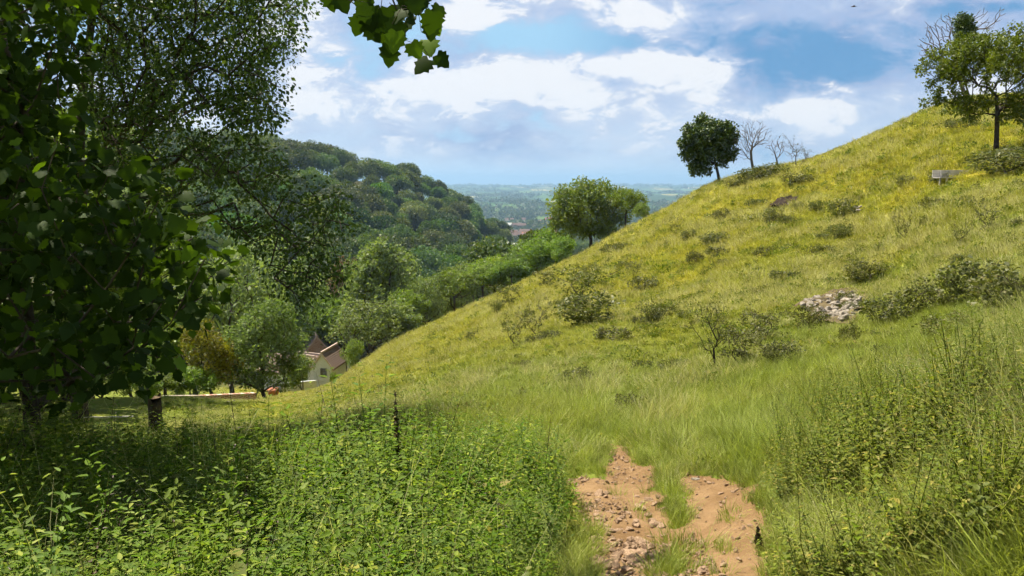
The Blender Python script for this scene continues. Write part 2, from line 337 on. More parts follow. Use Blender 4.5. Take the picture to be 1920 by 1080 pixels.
def grassmat(name, dry=0.0):
    m_, t, out = mat(name); g = t.a('ShaderNodeNewGeometry'); pos = g.outputs['Position']; rnd = g.outputs['Random Per Island']
    sp_ = t.a('ShaderNodeSeparateXYZ', i={0: pos}); ur = t.m('DIVIDE', sp_.outputs[0], t.m('MAXIMUM', sp_.outputs[1], 1.0)); oi = t.a('ShaderNodeObjectInfo').outputs['Random']
    n1 = t.noise(pos, .35, 4, .6); n2 = t.noise(pos, 1.7, 4, .65)
    farf = t.m('MULTIPLY', t.ss(sp_.outputs[1], 6.0, 34.0), t.ss(ur, -.44, -.30)); green = t.mix(n2, (.18, .245, .032), (.32, .355, .080)); gold = t.mix(n2, (.31, .31, .028), (.40, .37, .060))
    k = t.m('ADD', t.m('MULTIPLY', farf, .75), t.m('MULTIPLY', t.m('SUBTRACT', n1, .5), 1.6), clamp=True)
    c = t.mix(k, green, gold)
    st = t.ss(t.m('ADD', t.m('MULTIPLY', rnd, .55), t.m('MULTIPLY', t.noise(pos, .9, 3, .6), .9)), .86 - dry, 1.02 - dry)
    c = t.mix(t.m('MULTIPLY', st, .8), c, (.50, .47, .24))
    hs = t.a('ShaderNodeHueSaturation', i={'Value': t.m('ADD', .62, t.m('MULTIPLY', oi, .7)), 'Color': c})
    pb = t.a('ShaderNodeBsdfPrincipled', i={'Base Color': hs.outputs[0], 'Roughness': .6, 'Specular IOR Level': .2})
    tr = t.a('ShaderNodeBsdfTranslucent', i={'Color': t.mix(1.0, hs.outputs[0], (1.15, 1.15, .6), 'MULTIPLY')})
    mx = t.a('ShaderNodeMixShader', i={0: .35, 1: pb.outputs[0], 2: tr.outputs[0]}); t.l.new(mx.outputs[0], out.inputs[0]); return m_
M['grass'] = grassmat('grass_blade'); M['straw'] = grassmat('straw_blade', .32)
def groundmat():
    m_, t, out = mat('ground'); g = t.a('ShaderNodeNewGeometry'); pos = g.outputs['Position']; s_ = t.a('ShaderNodeSeparateXYZ', i={0: pos})
    n1 = t.noise(pos, .35, 4, .6); n2 = t.noise(pos, 1.7, 6, .65); n3 = t.noise(pos, 9.0, 6, .7)
    farf = t.m('MULTIPLY', t.ss(s_.outputs[1], 6.0, 34.0), t.ss(t.m('DIVIDE', s_.outputs[0], t.m('MAXIMUM', s_.outputs[1], 1.0)), -.44, -.30)); green = t.mix(n2, (.085, .12, .016), (.15, .17, .03)); gold = t.mix(n2, (.20, .185, .018), (.30, .235, .024))
    k = t.m('ADD', t.m('MULTIPLY', farf, .75), t.m('MULTIPLY', t.m('SUBTRACT', n1, .5), 1.6), clamp=True)
    c = t.mix(k, green, gold); c = t.mix(t.ss(n3, .5, .8), c, (.13, .085, .045))
    # woodland floor across the valley
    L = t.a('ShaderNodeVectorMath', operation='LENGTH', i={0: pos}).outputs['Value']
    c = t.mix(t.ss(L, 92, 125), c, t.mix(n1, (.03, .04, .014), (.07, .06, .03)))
    # fields on the plain
    sc_ = t.a('ShaderNodeVectorMath', operation='MULTIPLY', i={0: pos, 1: (.0085, .0040, 0)}).outputs[0]
    vo = t.a('ShaderNodeTexVoronoi', voronoi_dimensions='2D', i={'Vector': sc_, 'Scale': 1.0, 'Randomness': .9})
    vs = t.a('ShaderNodeSeparateColor', i={0: vo.outputs['Color']})
    fc = t.mix(vs.outputs[0], (.045, .10, .022), (.12, .18, .04)); fc = t.mix(t.ss(vs.outputs[1], .75, .8), fc, (.33, .29, .12)); fc = t.mix(t.ss(vs.outputs[2], .5, .55), fc, (.035, .065, .02))
    ve = t.a('ShaderNodeTexVoronoi', voronoi_dimensions='2D', feature='DISTANCE_TO_EDGE', i={'Vector': sc_, 'Scale': 1.0, 'Randomness': .9})
    fc = t.mix(t.m('LESS_THAN', ve.outputs[0], .06), fc, (.02, .04, .015))
    c = t.mix(t.ss(L, 650, 1100), c, fc)
    b = t.a('ShaderNodeBump', i={'Strength': .6, 'Height': n3, 'Distance': .04})
    pb = t.a('ShaderNodeBsdfPrincipled', i={'Base Color': c, 'Roughness': .95, 'Specular IOR Level': .05, 'Normal': b.outputs[0]}); t.l.new(pb.outputs[0], out.inputs[0]); return m_
M['ground'] = groundmat()
def dirtmat():
    m_, t, out = mat('dirt'); pos = t.a('ShaderNodeNewGeometry').outputs['Position']
    n1 = t.noise(pos, 2.2, 5, .6); n2 = t.noise(pos, 14, 6, .7); n3 = t.noise(pos, 60, 5, .7)
    c = t.mix(t.ss(n1, .3, .7), (.155, .092, .042), (.235, .150, .076)); c = t.mix(t.ss(n2, .52, .75), c, (.105, .06, .03)); c = t.mix(t.ss(n3, .6, .75), c, (.29, .21, .135))
    hgt = t.m('ADD', t.m('MULTIPLY', n2, .6), t.m('MULTIPLY', n3, .4)); b = t.a('ShaderNodeBump', i={'Strength': .8, 'Height': hgt, 'Distance': .03})
    pb = t.a('ShaderNodeBsdfPrincipled', i={'Base Color': c, 'Roughness': .95, 'Specular IOR Level': .1, 'Normal': b.outputs[0]}); t.l.new(pb.outputs[0], out.inputs[0]); return m_
M['dirt'] = dirtmat()
M['stone'] = plain('stone', (.22, .14, .085), (.36, .25, .165), 9, .9, .5, 30)
M['limestone'] = plain('limestone', (.17, .145, .115), (.33, .29, .24), 6, .9, .5, 25)

# ------------------------------------------------------------------ ground sheet
PATH_L = [(1140, 828), (1172, 840), (1212, 872), (1246, 925), (1262, 975), (1300, 990), (1290, 1400), (1080, 1400), (1115, 1060), (1100, 990), (1068, 935), (1055, 908), (1075, 895), (1125, 900), (1146, 885), (1138, 860)]
PATH_R = [(1258, 905), (1300, 893), (1370, 892), (1420, 915), (1452, 965), (1462, 1020), (1450, 1080), (1440, 1400), (1262, 1400), (1276, 1010), (1264, 965)]
STRIP = [(1244, 1092), (1238, 1080), (1250, 1055), (1268, 1030), (1276, 1045), (1264, 1080)]
def plan(poly):
    out = []
    for a, b in poly:
        if b > 1095:  # under the frame
            u, v = vpix(a, b); out.append((u * 2.9, 2.9 - (b - 1095) / 300))
        else:
            h = hit(a, b, 2.0); out.append((h.x, h.y))
    return out
PL, PR, PS = plan(PATH_L), plan(PATH_R), plan(STRIP)
PT = plan([(1224, 872), (1256, 880), (1268, 905), (1284, 950), (1288, 985), (1264, 992), (1246, 955), (1236, 915)])
def onpath(x, y):
    jx = x + .16 * vnoise(x * 6, y * 6, 21) + .10 * vnoise(x * 17, y * 17, 22) + .05 * vnoise(x * 45, y * 45, 25); jy = y + .16 * vnoise(x * 6, y * 6, 23) + .10 * vnoise(x * 19, y * 19, 24)
    return (inpoly(jx, jy, PL) | inpoly(jx, jy, PR)) & ~inpoly(jx, jy, PS) & ~inpoly(x + .5 * (jx - x), y + .5 * (jy - y), PT)
th = np.concatenate([np.radians(np.arange(-58, 58.01, .4)), np.radians(np.arange(62, 300, 4.))])
rr = np.exp(np.arange(math.log(.5), math.log(60000), .0185))
XX = np.sin(th)[:, None] * rr[None]; YY = np.cos(th)[:, None] * rr[None]; ZZ = H(XX, YY) - np.where(onpath(XX, YY), .035, 0)
nt, nr = XX.shape; V = np.stack([XX, YY, ZZ], -1).reshape(-1, 3); V = np.vstack([V, [[0, 0, float(H(0., 0.01))]]])
i, j = np.meshgrid(np.arange(nt), np.arange(nr - 1), indexing='ij'); i2 = (i + 1) % nt
Fq = np.stack([i * nr + j, i * nr + j + 1, i2 * nr + j + 1, i2 * nr + j], -1).reshape(-1, 4)
ii = np.arange(nt); Ft = np.stack([ii * nr, ((ii + 1) % nt) * nr, np.full(nt, nt * nr)], 1)
# orient upward
g_ = link('ground', npmesh('ground', V, Fq[:, ::-1], Ft[:, ::-1]), M['ground'], smooth=True)
tag(g_, 'grassy hillside falling into a wooded valley and a distant plain', kind='structure')
# path sheet
gx = np.arange(-1.2, 3.2, .02); gy = np.arange(1.9, 8.5, .02); X, Y = np.meshgrid(gx, gy, indexing='ij'); ins = onpath(X, Y)
Z = H(X, Y) + .004 + .022 * (vnoise(X * 9, Y * 9, 31) + .5) + .014 * vnoise(X * 25, Y * 25, 32) - .012
cell = ins[:-1, :-1] & ins[1:, 1:] & ins[1:, :-1] & ins[:-1, 1:]
a, b = np.nonzero(cell); ny = len(gy); Fp = np.stack([a * ny + b, (a + 1) * ny + b, (a + 1) * ny + b + 1, a * ny + b + 1], 1)
used, inv = np.unique(Fp, return_inverse=True); Vp = np.stack([X, Y, Z], -1).reshape(-1, 3)[used]
o = link('dirt_path', npmesh('dirt_path', Vp, inv.reshape(-1, 4)), M['dirt'], smooth=True); tag(o, 'bare reddish earth footpath that forks round a tongue of grass', kind='structure')

# ------------------------------------------------------------------ geometry-node scatter
def scatter(name, pts, rots, scl, typ, sources, label, cat):
    me = bpy.data.meshes.new(name); me.vertices.add(len(pts)); me.vertices.foreach_set('co', np.asarray(pts, np.float32).ravel())
    for nm, ty, d in (('rot', 'FLOAT_VECTOR', rots), ('scl', 'FLOAT', scl), ('typ', 'INT', typ)):
        at = me.attributes.new(nm, ty, 'POINT'); at.data.foreach_set('vector' if ty == 'FLOAT_VECTOR' else 'value', np.asarray(d, np.int32 if ty == 'INT' else np.float32).ravel())
    o = bpy.data.objects.new(name, me); COL.objects.link(o)
    ct = bpy.data.collections.new(name + '_source')
    for s_ in sources: ct.objects.link(s_)
    ng = bpy.data.node_groups.new(name, 'GeometryNodeTree')
    ng.interface.new_socket('Geometry', in_out='INPUT', socket_type='NodeSocketGeometry'); ng.interface.new_socket('Geometry', in_out='OUTPUT', socket_type='NodeSocketGeometry')
    t = NT(ng); gi = t.a('NodeGroupInput'); go = t.a('NodeGroupOutput')
    ci = t.a('GeometryNodeCollectionInfo'); ci.inputs[0].default_value = ct; ci.inputs['Separate Children'].default_value = True; ci.inputs['Reset Children'].default_value = True
    def at(nm, ty): n = t.a('GeometryNodeInputNamedAttribute', data_type=ty); n.inputs[0].default_value = nm; return n.outputs[0]
    ip = t.a('GeometryNodeInstanceOnPoints'); t.l.new(gi.outputs[0], ip.inputs['Points']); t.l.new(ci.outputs[0], ip.inputs['Instance']); ip.inputs['Pick Instance'].default_value = True
    t.l.new(at('typ', 'INT'), ip.inputs['Instance Index']); t.l.new(at('rot', 'FLOAT_VECTOR'), ip.inputs['Rotation']); t.l.new(at('scl', 'FLOAT'), ip.inputs['Scale'])
    t.l.new(ip.outputs[0], go.inputs[0]); md = o.modifiers.new('scatter', 'NODES'); md.node_group = ng
    return tag(o, label, cat, kind='stuff')
def src(name, me, m_):
    o = bpy.data.objects.new(name, me); me.materials.append(m_); return o
def blades(n, h, spread, wd, lean=.5, seg=3, hv=.35):
    a = rng.random(n) * 2 * math.pi; r = spread * np.sqrt(rng.random(n)); base = np.stack([r * np.cos(a), r * np.sin(a), np.full(n, -.03)], 1)
    la = a + rng.normal(size=n) * .9; ln = lean * (.3 + rng.random(n)); hh = h * (1 + hv * rng.normal(size=n)).clip(.3, 1.7); out = np.stack([np.cos(la), np.sin(la), 0 * la], 1)
    sa = rng.random(n) * math.pi * 2; side = np.stack([np.cos(sa), np.sin(sa), 0 * sa], 1); rows = []
    for k in range(seg + 1):
        f = k / seg; c = base + out * (ln * hh * f * f)[:, None] + np.array((0, 0, 1.)) * (hh * (f - .25 * ln * f * f))[:, None]; ww = wd * (1 - f) ** .7 * .5
        if k < seg: rows += [c - side * ww, c + side * ww]
        else: rows += [c]
    V = np.stack(rows, 1); nv = V.shape[1]; Q = np.array([(2 * k, 2 * k + 1, 2 * k + 3, 2 * k + 2) for k in range(seg - 1)]); T = np.array([(2 * seg - 2, 2 * seg - 1, 2 * seg)])
    o_ = (np.arange(n) * nv)[:, None, None]; return V.reshape(-1, 3), (Q[None] + o_).reshape(-1, 4), (T[None] + o_).reshape(-1, 3)
def logpts(n, d0, d1, u0, u1):
    D = np.exp(rng.random(n) * math.log(d1 / d0) + math.log(d0)); u = u0 + (u1 - u0) * rng.random(n); return u * D, D
# grass tufts: 0-2 short green, 3-4 long with straw, 5-6 coarse for far
srcs = []
for k, (n, h, s_, wd, ln, mm) in enumerate([(55, .13, .09, .0055, .6, 'grass'), (55, .17, .10, .006, .8, 'grass'), (45, .22, .11, .006, .9, 'grass'), (34, .27, .12, .006, .6, 'straw'), (30, .32, .12, .006, .7, 'straw'),
                                            (46, .10, .2, .016, .9, 'grass'), (40, .15, .20, .014, .8, 'straw')]):
    srcs.append(src('tuft_%d' % k, npmesh('tuft', *blades(n, h, s_, wd, ln)), M[mm]))
def weed(n, rad, h, sz, m_):
    d = randdir(n, .2); p = d * np.array((rad, rad, h)) * rng.random((n, 1)) ** .5; p[:, 2] = np.abs(p[:, 2]); Vv, Ff = leafV('quad', p, randdir(n, .3), randdir(n, .8), sz * (.6 + .8 * rng.random(n))); return npmesh('weed', Vv, Ff)
srcs.append(src('tuft_7', weed(110, .20, .16, .055, 'herb'), M['herb'])); srcs.append(src('tuft_8', weed(80, .16, .22, .04, 'shrub'), M['shrub']))
x, y = logpts(26000, 2.3, 14, -.85, .95); k = (~onpath(x, y)) | (rng.random(len(x)) < .016); x, y = x[k], y[k]
k = ~((x / y < np.interp(y, [2.5, 3.5, 4.6, 6, 7.5, 9, 12, 15], [.0, .035, .05, .04, .0, -.12, -.28, -.36])) & (rng.random(len(x)) < .93)); x, y = x[k], y[k]
nn = vnoise(x * .6, y * .6, 41) + .5 * vnoise(x * 2, y * 2, 42) + np.where(x / y > .62, .0, -.28); ty = np.where(nn > .12, 3 + (rng.random(len(x)) < .5), rng.integers(0, 3, len(x)))
ty = np.where(rng.random(len(x)) < .06, 7, ty); dp = onpath(x, y)
for dx_, dy_ in ((.12, 0), (-.12, 0), (0, .14), (0, -.14), (.25, 0), (-.25, 0), (0, -.3)): dp |= onpath(x + dx_, y + dy_)
ty = np.where(dp, rng.integers(0, 2, len(x)), ty); ty = np.where((y < 6) & (x / y < .3) & (ty < 7), np.minimum(ty, 2), ty); sc1 = np.where(dp, .62, 1.0) * (.75 + .6 * rng.random(len(x)))
pts = np.stack([x, y, H(x, y)], 1); rot = np.stack([rng.normal(size=len(x)) * .15, rng.normal(size=len(x)) * .15, rng.random(len(x)) * 6.28], 1)
sc1 = np.where(ty == 7, sc1 * .45, sc1)
scatter('grass', pts, rot, sc1, ty, srcs, 'green and straw coloured meadow grass beside the footpath', 'grass')
srcs2 = [src('far_' + s_.name, s_.data.copy(), None) if False else bpy.data.objects.new('coarse_%d' % q, s_.data) for q, s_ in enumerate(srcs)]
x, y = logpts(62000, 11, 95, -.50, .80); k = np.ones(len(x), bool)
pts = np.stack([x, y, H(x, y)], 1); nn = vnoise(x * .3, y * .3, 43) + .6 * vnoise(x * 1.1, y * 1.1, 44) + .25 * vnoise(x * 4, y * 4, 45)
k = pts[:, 2] > -30; x, y, pts, nn = x[k], y[k], pts[k], nn[k]
sc_pl = [[(q.x, q.y) for q in (hit(a, b) for a, b in pl_)] for pl_ in ([(1495, 580), (1540, 562), (1600, 552), (1618, 570), (1600, 614), (1540, 610), (1508, 600)], [(1441, 401), (1448, 386), (1468, 381), (1500, 382), (1476, 396)])]
k = ~(inpoly(x, y, sc_pl[0]) | inpoly(x, y, sc_pl[1])); x, y, pts, nn = x[k], y[k], pts[k], nn[k]
ty = np.where(nn > .10, 6, 5); wn = vnoise(x * .8 + 7, y * .8, 46) + .5 * vnoise(x * .2, y * .2, 47); rw = rng.random(len(x)); ty = np.where((rw < .05) | ((wn > .3) & (rw < .22)), 7, ty); ty = np.where((rw > .99) | ((wn > .42) & (rw > .9)), 8, ty); s2 = (.75 + .7 * rng.random(len(x)) + .5 * np.clip(nn, -.3, .5)) * np.clip(y / 22, .8, 1.7) * np.where(ty > 6, .8, 1.0) * np.interp(x / y, [-.30, -.2], [.5, 1.0])
rot = np.stack([rng.normal(size=len(x)) * .15, rng.normal(size=len(x)) * .15, rng.random(len(x)) * 6.28], 1)
scatter('hillside_grass', pts, rot, s2, ty, srcs2, 'golden green rough grass covering the steep hillside', 'grass')

# ------------------------------------------------------------------ nettles and herbs
def herb(h, pairs, leaf, mat_shape='ovate', droop=.5, topf=.45, bow=.1, side=0):
    m_ = Skel([(0, 0, -.05), (bow * .2, 0, h * .5), (bow, 0, h)]); zs = np.linspace(.12, 1, pairs); pos = []; ax = []; nr = []; sz = []
    for q, f in enumerate(zs):
        c = np.array((bow * f * f, 0, h * f)); s_ = leaf * (1 - (1 - topf) * max(0, f - .4) / .6) * (.8 + .4 * rng.random())
        for hlf in (0, 1):
            a = q * math.pi / 2 + hlf * math.pi + rng.normal() * .25; d = np.array((math.cos(a), math.sin(a), .25 - droop * (1 - f * .5) * rng.random() + .4 * (f > .9)))
            pos.append(c + unit(d) * .3 * s_); ax.append(d); nr.append((-d[0] * .2, -d[1] * .2, 1)); sz.append(s_)
            if rng.random() < side:
                e = np.array((math.cos(a + .5), math.sin(a + .5), .1)); pos.append(c + unit(d) * .15); ax.append(e); nr.append((0, 0, 1)); sz.append(s_ * .7)
    lV, lF = leafV(mat_shape, np.array(pos), np.array(ax), np.array(nr), np.array(sz)); sk = m_.finish(.0022); A = sk.P[:-1]; B = sk.P[1:]
    tV, tF = tubes(A, B, np.array([.004, .003]), np.array([.003, .0015]), B - A, B - A, 3)
    return npmesh('plant', np.vstack([lV, tV]), np.vstack([lF, tF + len(lV)]))
ns = [src('nettle_%d' % k, herb(h, p, lf, 'nettle', .85, .6, b_, .5), M['nettle']) for k, (h, p, lf, b_) in enumerate([(.70, 15, .090, .05), (.80, 17, .085, .12), (.62, 13, .095, .14), (.95, 22, .072, .05), (.50, 11, .09, .18)])]
ns.append(src('nettle_5', herb(1.05, 12, .045, 'nettle', .6, .4, .15, .2), M['seed'])); ns.append(src('nettle_6', npmesh('g', *blades(14, .8, .12, .006, .5, 4)), M['straw'])); ns.append(src('nettle_7', herb(.55, 8, .15, 'ovate', .5, .8, .1, .5), M['herb']))
x, y = logpts(13500, 2.5, 15, -.80, .08); 
edge = np.interp(y, [2.5, 3.5, 4.6, 6, 7.5, 9, 12, 15], [.02, .055, .07, .06, .02, -.10, -.25, -.33]); k = (x / y < edge + .05 * vnoise(x * 2, y * 2, 51)) & ~onpath(x, y)
k &= ~((x / y < -.36) & (y > 10.3)); k &= ~((x / y < -.22) & (y > 12.2)); x, y, edge = x[k], y[k], edge[k]; ty_n = rng.integers(0, 5, len(x)); rw = rng.random(len(x)); ty_n = np.where(rw < .025, 5, np.where(rw < .06, 6, np.where(rw < .10, 7, ty_n)))
sc_n = (.55 + .42 * rng.random(len(x)) + .38 * (rng.random(len(x)) < .05) + .45 * vnoise(x * .9, y * .9, 52) + .25 * vnoise(x * 2.6, y * 2.6, 53)) * np.interp(y, [2.5, 3.5, 5, 9, 15], [.72, .85, .95, 1.0, .9]) * np.interp(x / y - edge, [-.12, 0], [1, .62])
sc_n *= np.where((x / y < -.2) & (y > 8.5), .66, 1.0)
rot = np.stack([rng.normal(size=len(x)) * .2, rng.normal(size=len(x)) * .2, rng.random(len(x)) * 6.28], 1)
scatter('nettles', np.stack([x, y, H(x, y)], 1), rot, sc_n, ty_n, ns, 'dense bed of leafy green nettles left of the footpath', 'nettles')
hs_ = [src('herb_%d' % k, herb(h, p, lf, 'nettle' if k % 2 else 'ovate', .6, .5, b_, .8), M['herb']) for k, (h, p, lf, b_) in enumerate([(.50, 15, .055, .08), (.62, 19, .06, .12), (.42, 12, .06, .1), (.75, 22, .045, .15), (.55, 15, .05, .02)])]
hs_ += [src('herb_tall_grass_%d' % k, npmesh('tg', *blades(16, .60, .10, .005, .55, 4)), M['straw']) for k in range(2)]
x, y = logpts(9800, 2.6, 7.6, .24, .95); nn = vnoise(x * 1.3, y * 1.3, 61)
lim = np.interp(y, [2.6, 3.6, 5, 7, 10.5], [.42, .41, .36, .34, .42]); k = (x / y > lim + .10 * nn) & ~onpath(x, y) & (nn + .3 * vnoise(x * 4, y * 4, 62) > -.30); x, y, nn = x[k], y[k], nn[k]
ty = np.where(rng.random(len(x)) < np.clip(.10 + 1.6 * (x / y - .52), .06, .5), 5 + rng.integers(0, 2, len(x)), rng.integers(0, 5, len(x)))
rot = np.stack([rng.normal(size=len(x)) * .2, rng.normal(size=len(x)) * .2, rng.random(len(x)) * 6.28], 1)
scatter('meadow_herbs', np.stack([x, y, H(x, y)], 1), rot, (.50 + .55 * rng.random(len(x)) ** 1.5 + .45 * nn) * np.interp(x / y - .36, [0, .12], [.7, .95]) * np.interp(y, [2.6, 4, 6, 7.6], [1.0, 1.0, .85, .65]), ty, hs_, 'tangled leafy herbs and dry long grass right of the footpath', 'ground cover')
# tall dark seed spikes standing above the herbs
def spike(px, py_top, D, label, lean=0.0, leaves=True, group=None, fat=1.0):
    b = on(px, D); top = EYE + vpix(px, py_top)[1] * D; h = max(.14, top - b.z); t_ = empty('seed_stalk', b, label, 'plant', group, rng.random() * 6)
    sk = Skel([(0, 0, -.05), (lean * .3, 0, h * .4), (lean * .7, .01, h * .75), (lean, 0, h)]).finish(.003); sk.r = np.array([.006, .005, .004, .002]); link('stem', sk.mesh('stem', 5), M['bark'], t_)
    f = rng.random(260) ** .8; c = np.stack([lean * (.45 + .55 * f), 0 * f, h * (.42 + .58 * f)], 1); dd = randdir(260); q = np.floor(f * 11) / 11 + .04; c[:, 2] = h * (.42 + .58 * (q * .6 + f * .4)) + rng.normal(size=260) * .006
    Vv, Ff = leafV('quad', c, dd, randdir(260), .019 * fat * (1.35 - f)); link('seed_head', npmesh('seed_head', Vv, Ff), M['seed'], t_)
    if leaves:
        f = rng.random(26); c = np.stack([lean * f, 0 * f, h * (.15 + .8 * f)], 1); a = rng.random(26) * 6.28; dd = np.stack([np.cos(a), np.sin(a), -.3 + 0 * a], 1); Vv, Ff = leafV('ovate', c, dd, randdir(26, 1.5), .06 * (1.3 - f)); link('foliage', npmesh('foliage', Vv, Ff), M['herb'], t_)
spike(742, 728, 5.6, 'tall dark seeding nettle spike rising above the left nettle bed', .05, fat=2.0)
spike(428, 868, 4.2, 'dark thin seed spike leaning in the middle of the nettle bed', .10)
spike(1580, 822, 4.4, 'dark brown dock stalk with a yellowed leaf right of the path', -.03)
spike(1452, 1046, 3.3, 'short blackened dock stub at the right edge of the earth path', .02, False)
spike(1838, 745, 5.0, 'tall brown seed stalk amid the straw grass at far right', .06)
spike(1700, 1000, 3.4, 'dark seed stalk low in the bottom right herbs', .03)
spike(1520, 985, 3.5, 'slim dark stalk in the herbs beside the path bottom', -.04)
spike(1485, 800, 5.6, 'slender leafy green stalk at the left edge of the right herbs', .02)

# ------------------------------------------------------------------ stones
def rockmesh(seed, flat=.55):
    r_ = np.random.default_rng(seed); bm = bmesh.new()
    for q in unit(r_.normal(size=(16, 3))) * (.5 + .15 * r_.random((16, 1))) * np.array((1, .75, flat)): bm.verts.new(q)
    res = bmesh.ops.convex_hull(bm, input=bm.verts); bmesh.ops.delete(bm, geom=[v for v in bm.verts if not v.link_faces], context='VERTS')
    bmesh.ops.bevel(bm, geom=list(bm.edges), offset=.03, segments=1, affect='EDGES'); me = bpy.data.meshes.new('rock'); bm.to_mesh(me); bm.free(); return me
RK = [rockmesh(100 + q, .4 + .05 * (q % 4)) for q in range(8)]; RL = [m_.copy() for m_ in RK]
for m_ in RK: m_.materials.append(M['stone'])
for m_ in RL: m_.materials.append(M['limestone'])
gs = []
for q in range(4): gs.append(bpy.data.objects.new('pebble_%d' % q, RK[q]))
x = rng.uniform(-.5, 2.0, 26000); y = rng.uniform(2.6, 7, 26000); k = onpath(x, y) & (rng.random(len(x)) < np.where(inpoly(x, y, PL) , .42, .05)); x, y = x[k], y[k]
dens = vnoise(x * 2.2, y * 2.2, 71) + .3 * (y < 5.2); k = dens > -.05 + rng.random(len(x)) * .25; x, y = x[k], y[k]
z = H(x, y) + .012; rot = rng.random((len(x), 3)) * 6.28 * np.array((.12, .12, 1))
scatter('gravel', np.stack([x, y, z], 1), rot, .012 + .035 * rng.random(len(x)) ** 2.2, rng.integers(0, 4, len(x)), gs, 'small loose stones and grit strewn over the left fork of the path', 'gravel')
cnt = 0
for q in range(900):
    if cnt >= 75: break
    px, py = rng.uniform(1095, 1260), rng.uniform(925, 1078); h = hit(px, py)
    if not onpath(np.array([h.x]), np.array([h.y]))[0] or not inpoly(np.array([h.x]), np.array([h.y]), PL)[0]: continue
    o = bpy.data.objects.new('path_stone', RK[q % 8]); COL.objects.link(o); s_ = rng.uniform(.03, .075) * (1.5 if rng.random() < .15 else 1); o.location = (h.x, h.y, h.z + .006 + s_ * .08); o.scale = (s_, s_, s_ * .8); o.rotation_euler = (rng.normal() * .2, rng.normal() * .2, rng.random() * 6)
    tag(o, 'angular tan stone half sunk in the left fork of the earth path', 'stone', 'loose stones on the footpath'); cnt += 1
o = bpy.data.objects.new('flat_stone', RK[3].copy()); COL.objects.link(o); h = hit(1302, 906); o.location = (h.x, h.y, h.z + .03); o.scale = (.09, .05, .03); o.data.materials.clear(); o.data.materials.append(M['limestone'])
tag(o, 'small pale flat stone at the grassy head of the right fork', 'stone')
def scar(poly, n, smin, smax, label, group, depth=.1):
    c_ = 0
    xs = [p[0] for p in poly]; ys = [p[1] for p in poly]
    for q in range(n * 12):
        if c_ >= n: break
        px, py = rng.uniform(min(xs), max(xs)), rng.uniform(min(ys), max(ys))
        if not inpoly(np.array([px]), np.array([py]), poly)[0]: continue
        h = hit(px, py); o = bpy.data.objects.new('limestone_rock', RL[q % 8]); COL.objects.link(o); s_ = smin + (smax - smin) * rng.random() ** 2
        o.location = (h.x, h.y - .05, h.z + .11 + s_ * .1 * rng.random()); o.scale = (s_, s_, s_ * 1.1); o.rotation_euler = (rng.normal() * .5, rng.normal() * .5, rng.random() * 6); tag(o, label, 'rock', group); c_ += 1
scar([(1500, 578), (1540, 565), (1580, 558), (1612, 566), (1605, 590), (1590, 612), (1545, 606), (1515, 596)], 150, .09, .30, 'pale angular limestone piece in the rubble scar right of the twiggy sapling', 'limestone rubble of the near scar')
scar([(1468, 394), (1500, 383), (1512, 388), (1490, 400)], 16, .15, .4, 'pale stone below the dark hollow near the hilltop shrubs', 'stones of the upper scar')
scar([(1598, 398), (1618, 390), (1622, 396), (1604, 402)], 6, .15, .35, 'small whitish stone beside the shrub right of the upper hollow', 'stones right of the upper scar')
# bare earth patches, the upper one with shade painted in
def earth(poly, name, label, hgt=.05, m_='dirt', step=.07, amp=.12):
    pp = [hit(a, b) for a, b in poly]; pl_ = [(q.x, q.y) for q in pp]; xs = [q[0] for q in pl_]; ys = [q[1] for q in pl_]
    gx = np.arange(min(xs) - .2, max(xs) + .2, step); gy = np.arange(min(ys) - .2, max(ys) + .2, step); X, Y = np.meshgrid(gx, gy, indexing='ij')
    ins = inpoly(X + .3 * vnoise(X * 3, Y * 3, 81), Y + .3 * vnoise(X * 3, Y * 3, 82), pl_); Z = H(X, Y) + hgt + amp * (vnoise(X * 4, Y * 4, 83) + .5)
    cell = ins[:-1, :-1] & ins[1:, 1:] & ins[1:, :-1] & ins[:-1, 1:]; a, b = np.nonzero(cell); ny = len(gy); Fp = np.stack([a * ny + b, (a + 1) * ny + b, (a + 1) * ny + b + 1, a * ny + b + 1], 1)
    used, inv = np.unique(Fp, return_inverse=True); o = link(name, npmesh(name, np.stack([X, Y, Z], -1).reshape(-1, 3)[used], inv.reshape(-1, 4)), M[m_], smooth=True); tag(o, label, kind='structure')
M['earth_dark'] = plain('earth_dark', (.06, .046, .02), (.13, .098, .048), 3, .95, .8); M['earth_painted_shade'] = plain('earth_painted_shade', (.012, .008, .005), (.035, .022, .013), 3, .95, .8)
earth([(1495, 580), (1540, 562), (1600, 545), (1630, 560), (1622, 590), (1600, 618), (1540, 612), (1508, 600)], 'earth_scar', 'worn earth under the near limestone rubble', .05, 'earth_dark')
earth([(1441, 398), (1448, 386), (1468, 380), (1496, 379), (1500, 385), (1476, 392), (1456, 400)], 'earth_hollow_shade', 'earth hollow high on the hillside with its shadow painted near black', .10, 'earth_painted_shade', .07, .30)  # near-black colour stands in for the shadow under the hollow's overhang

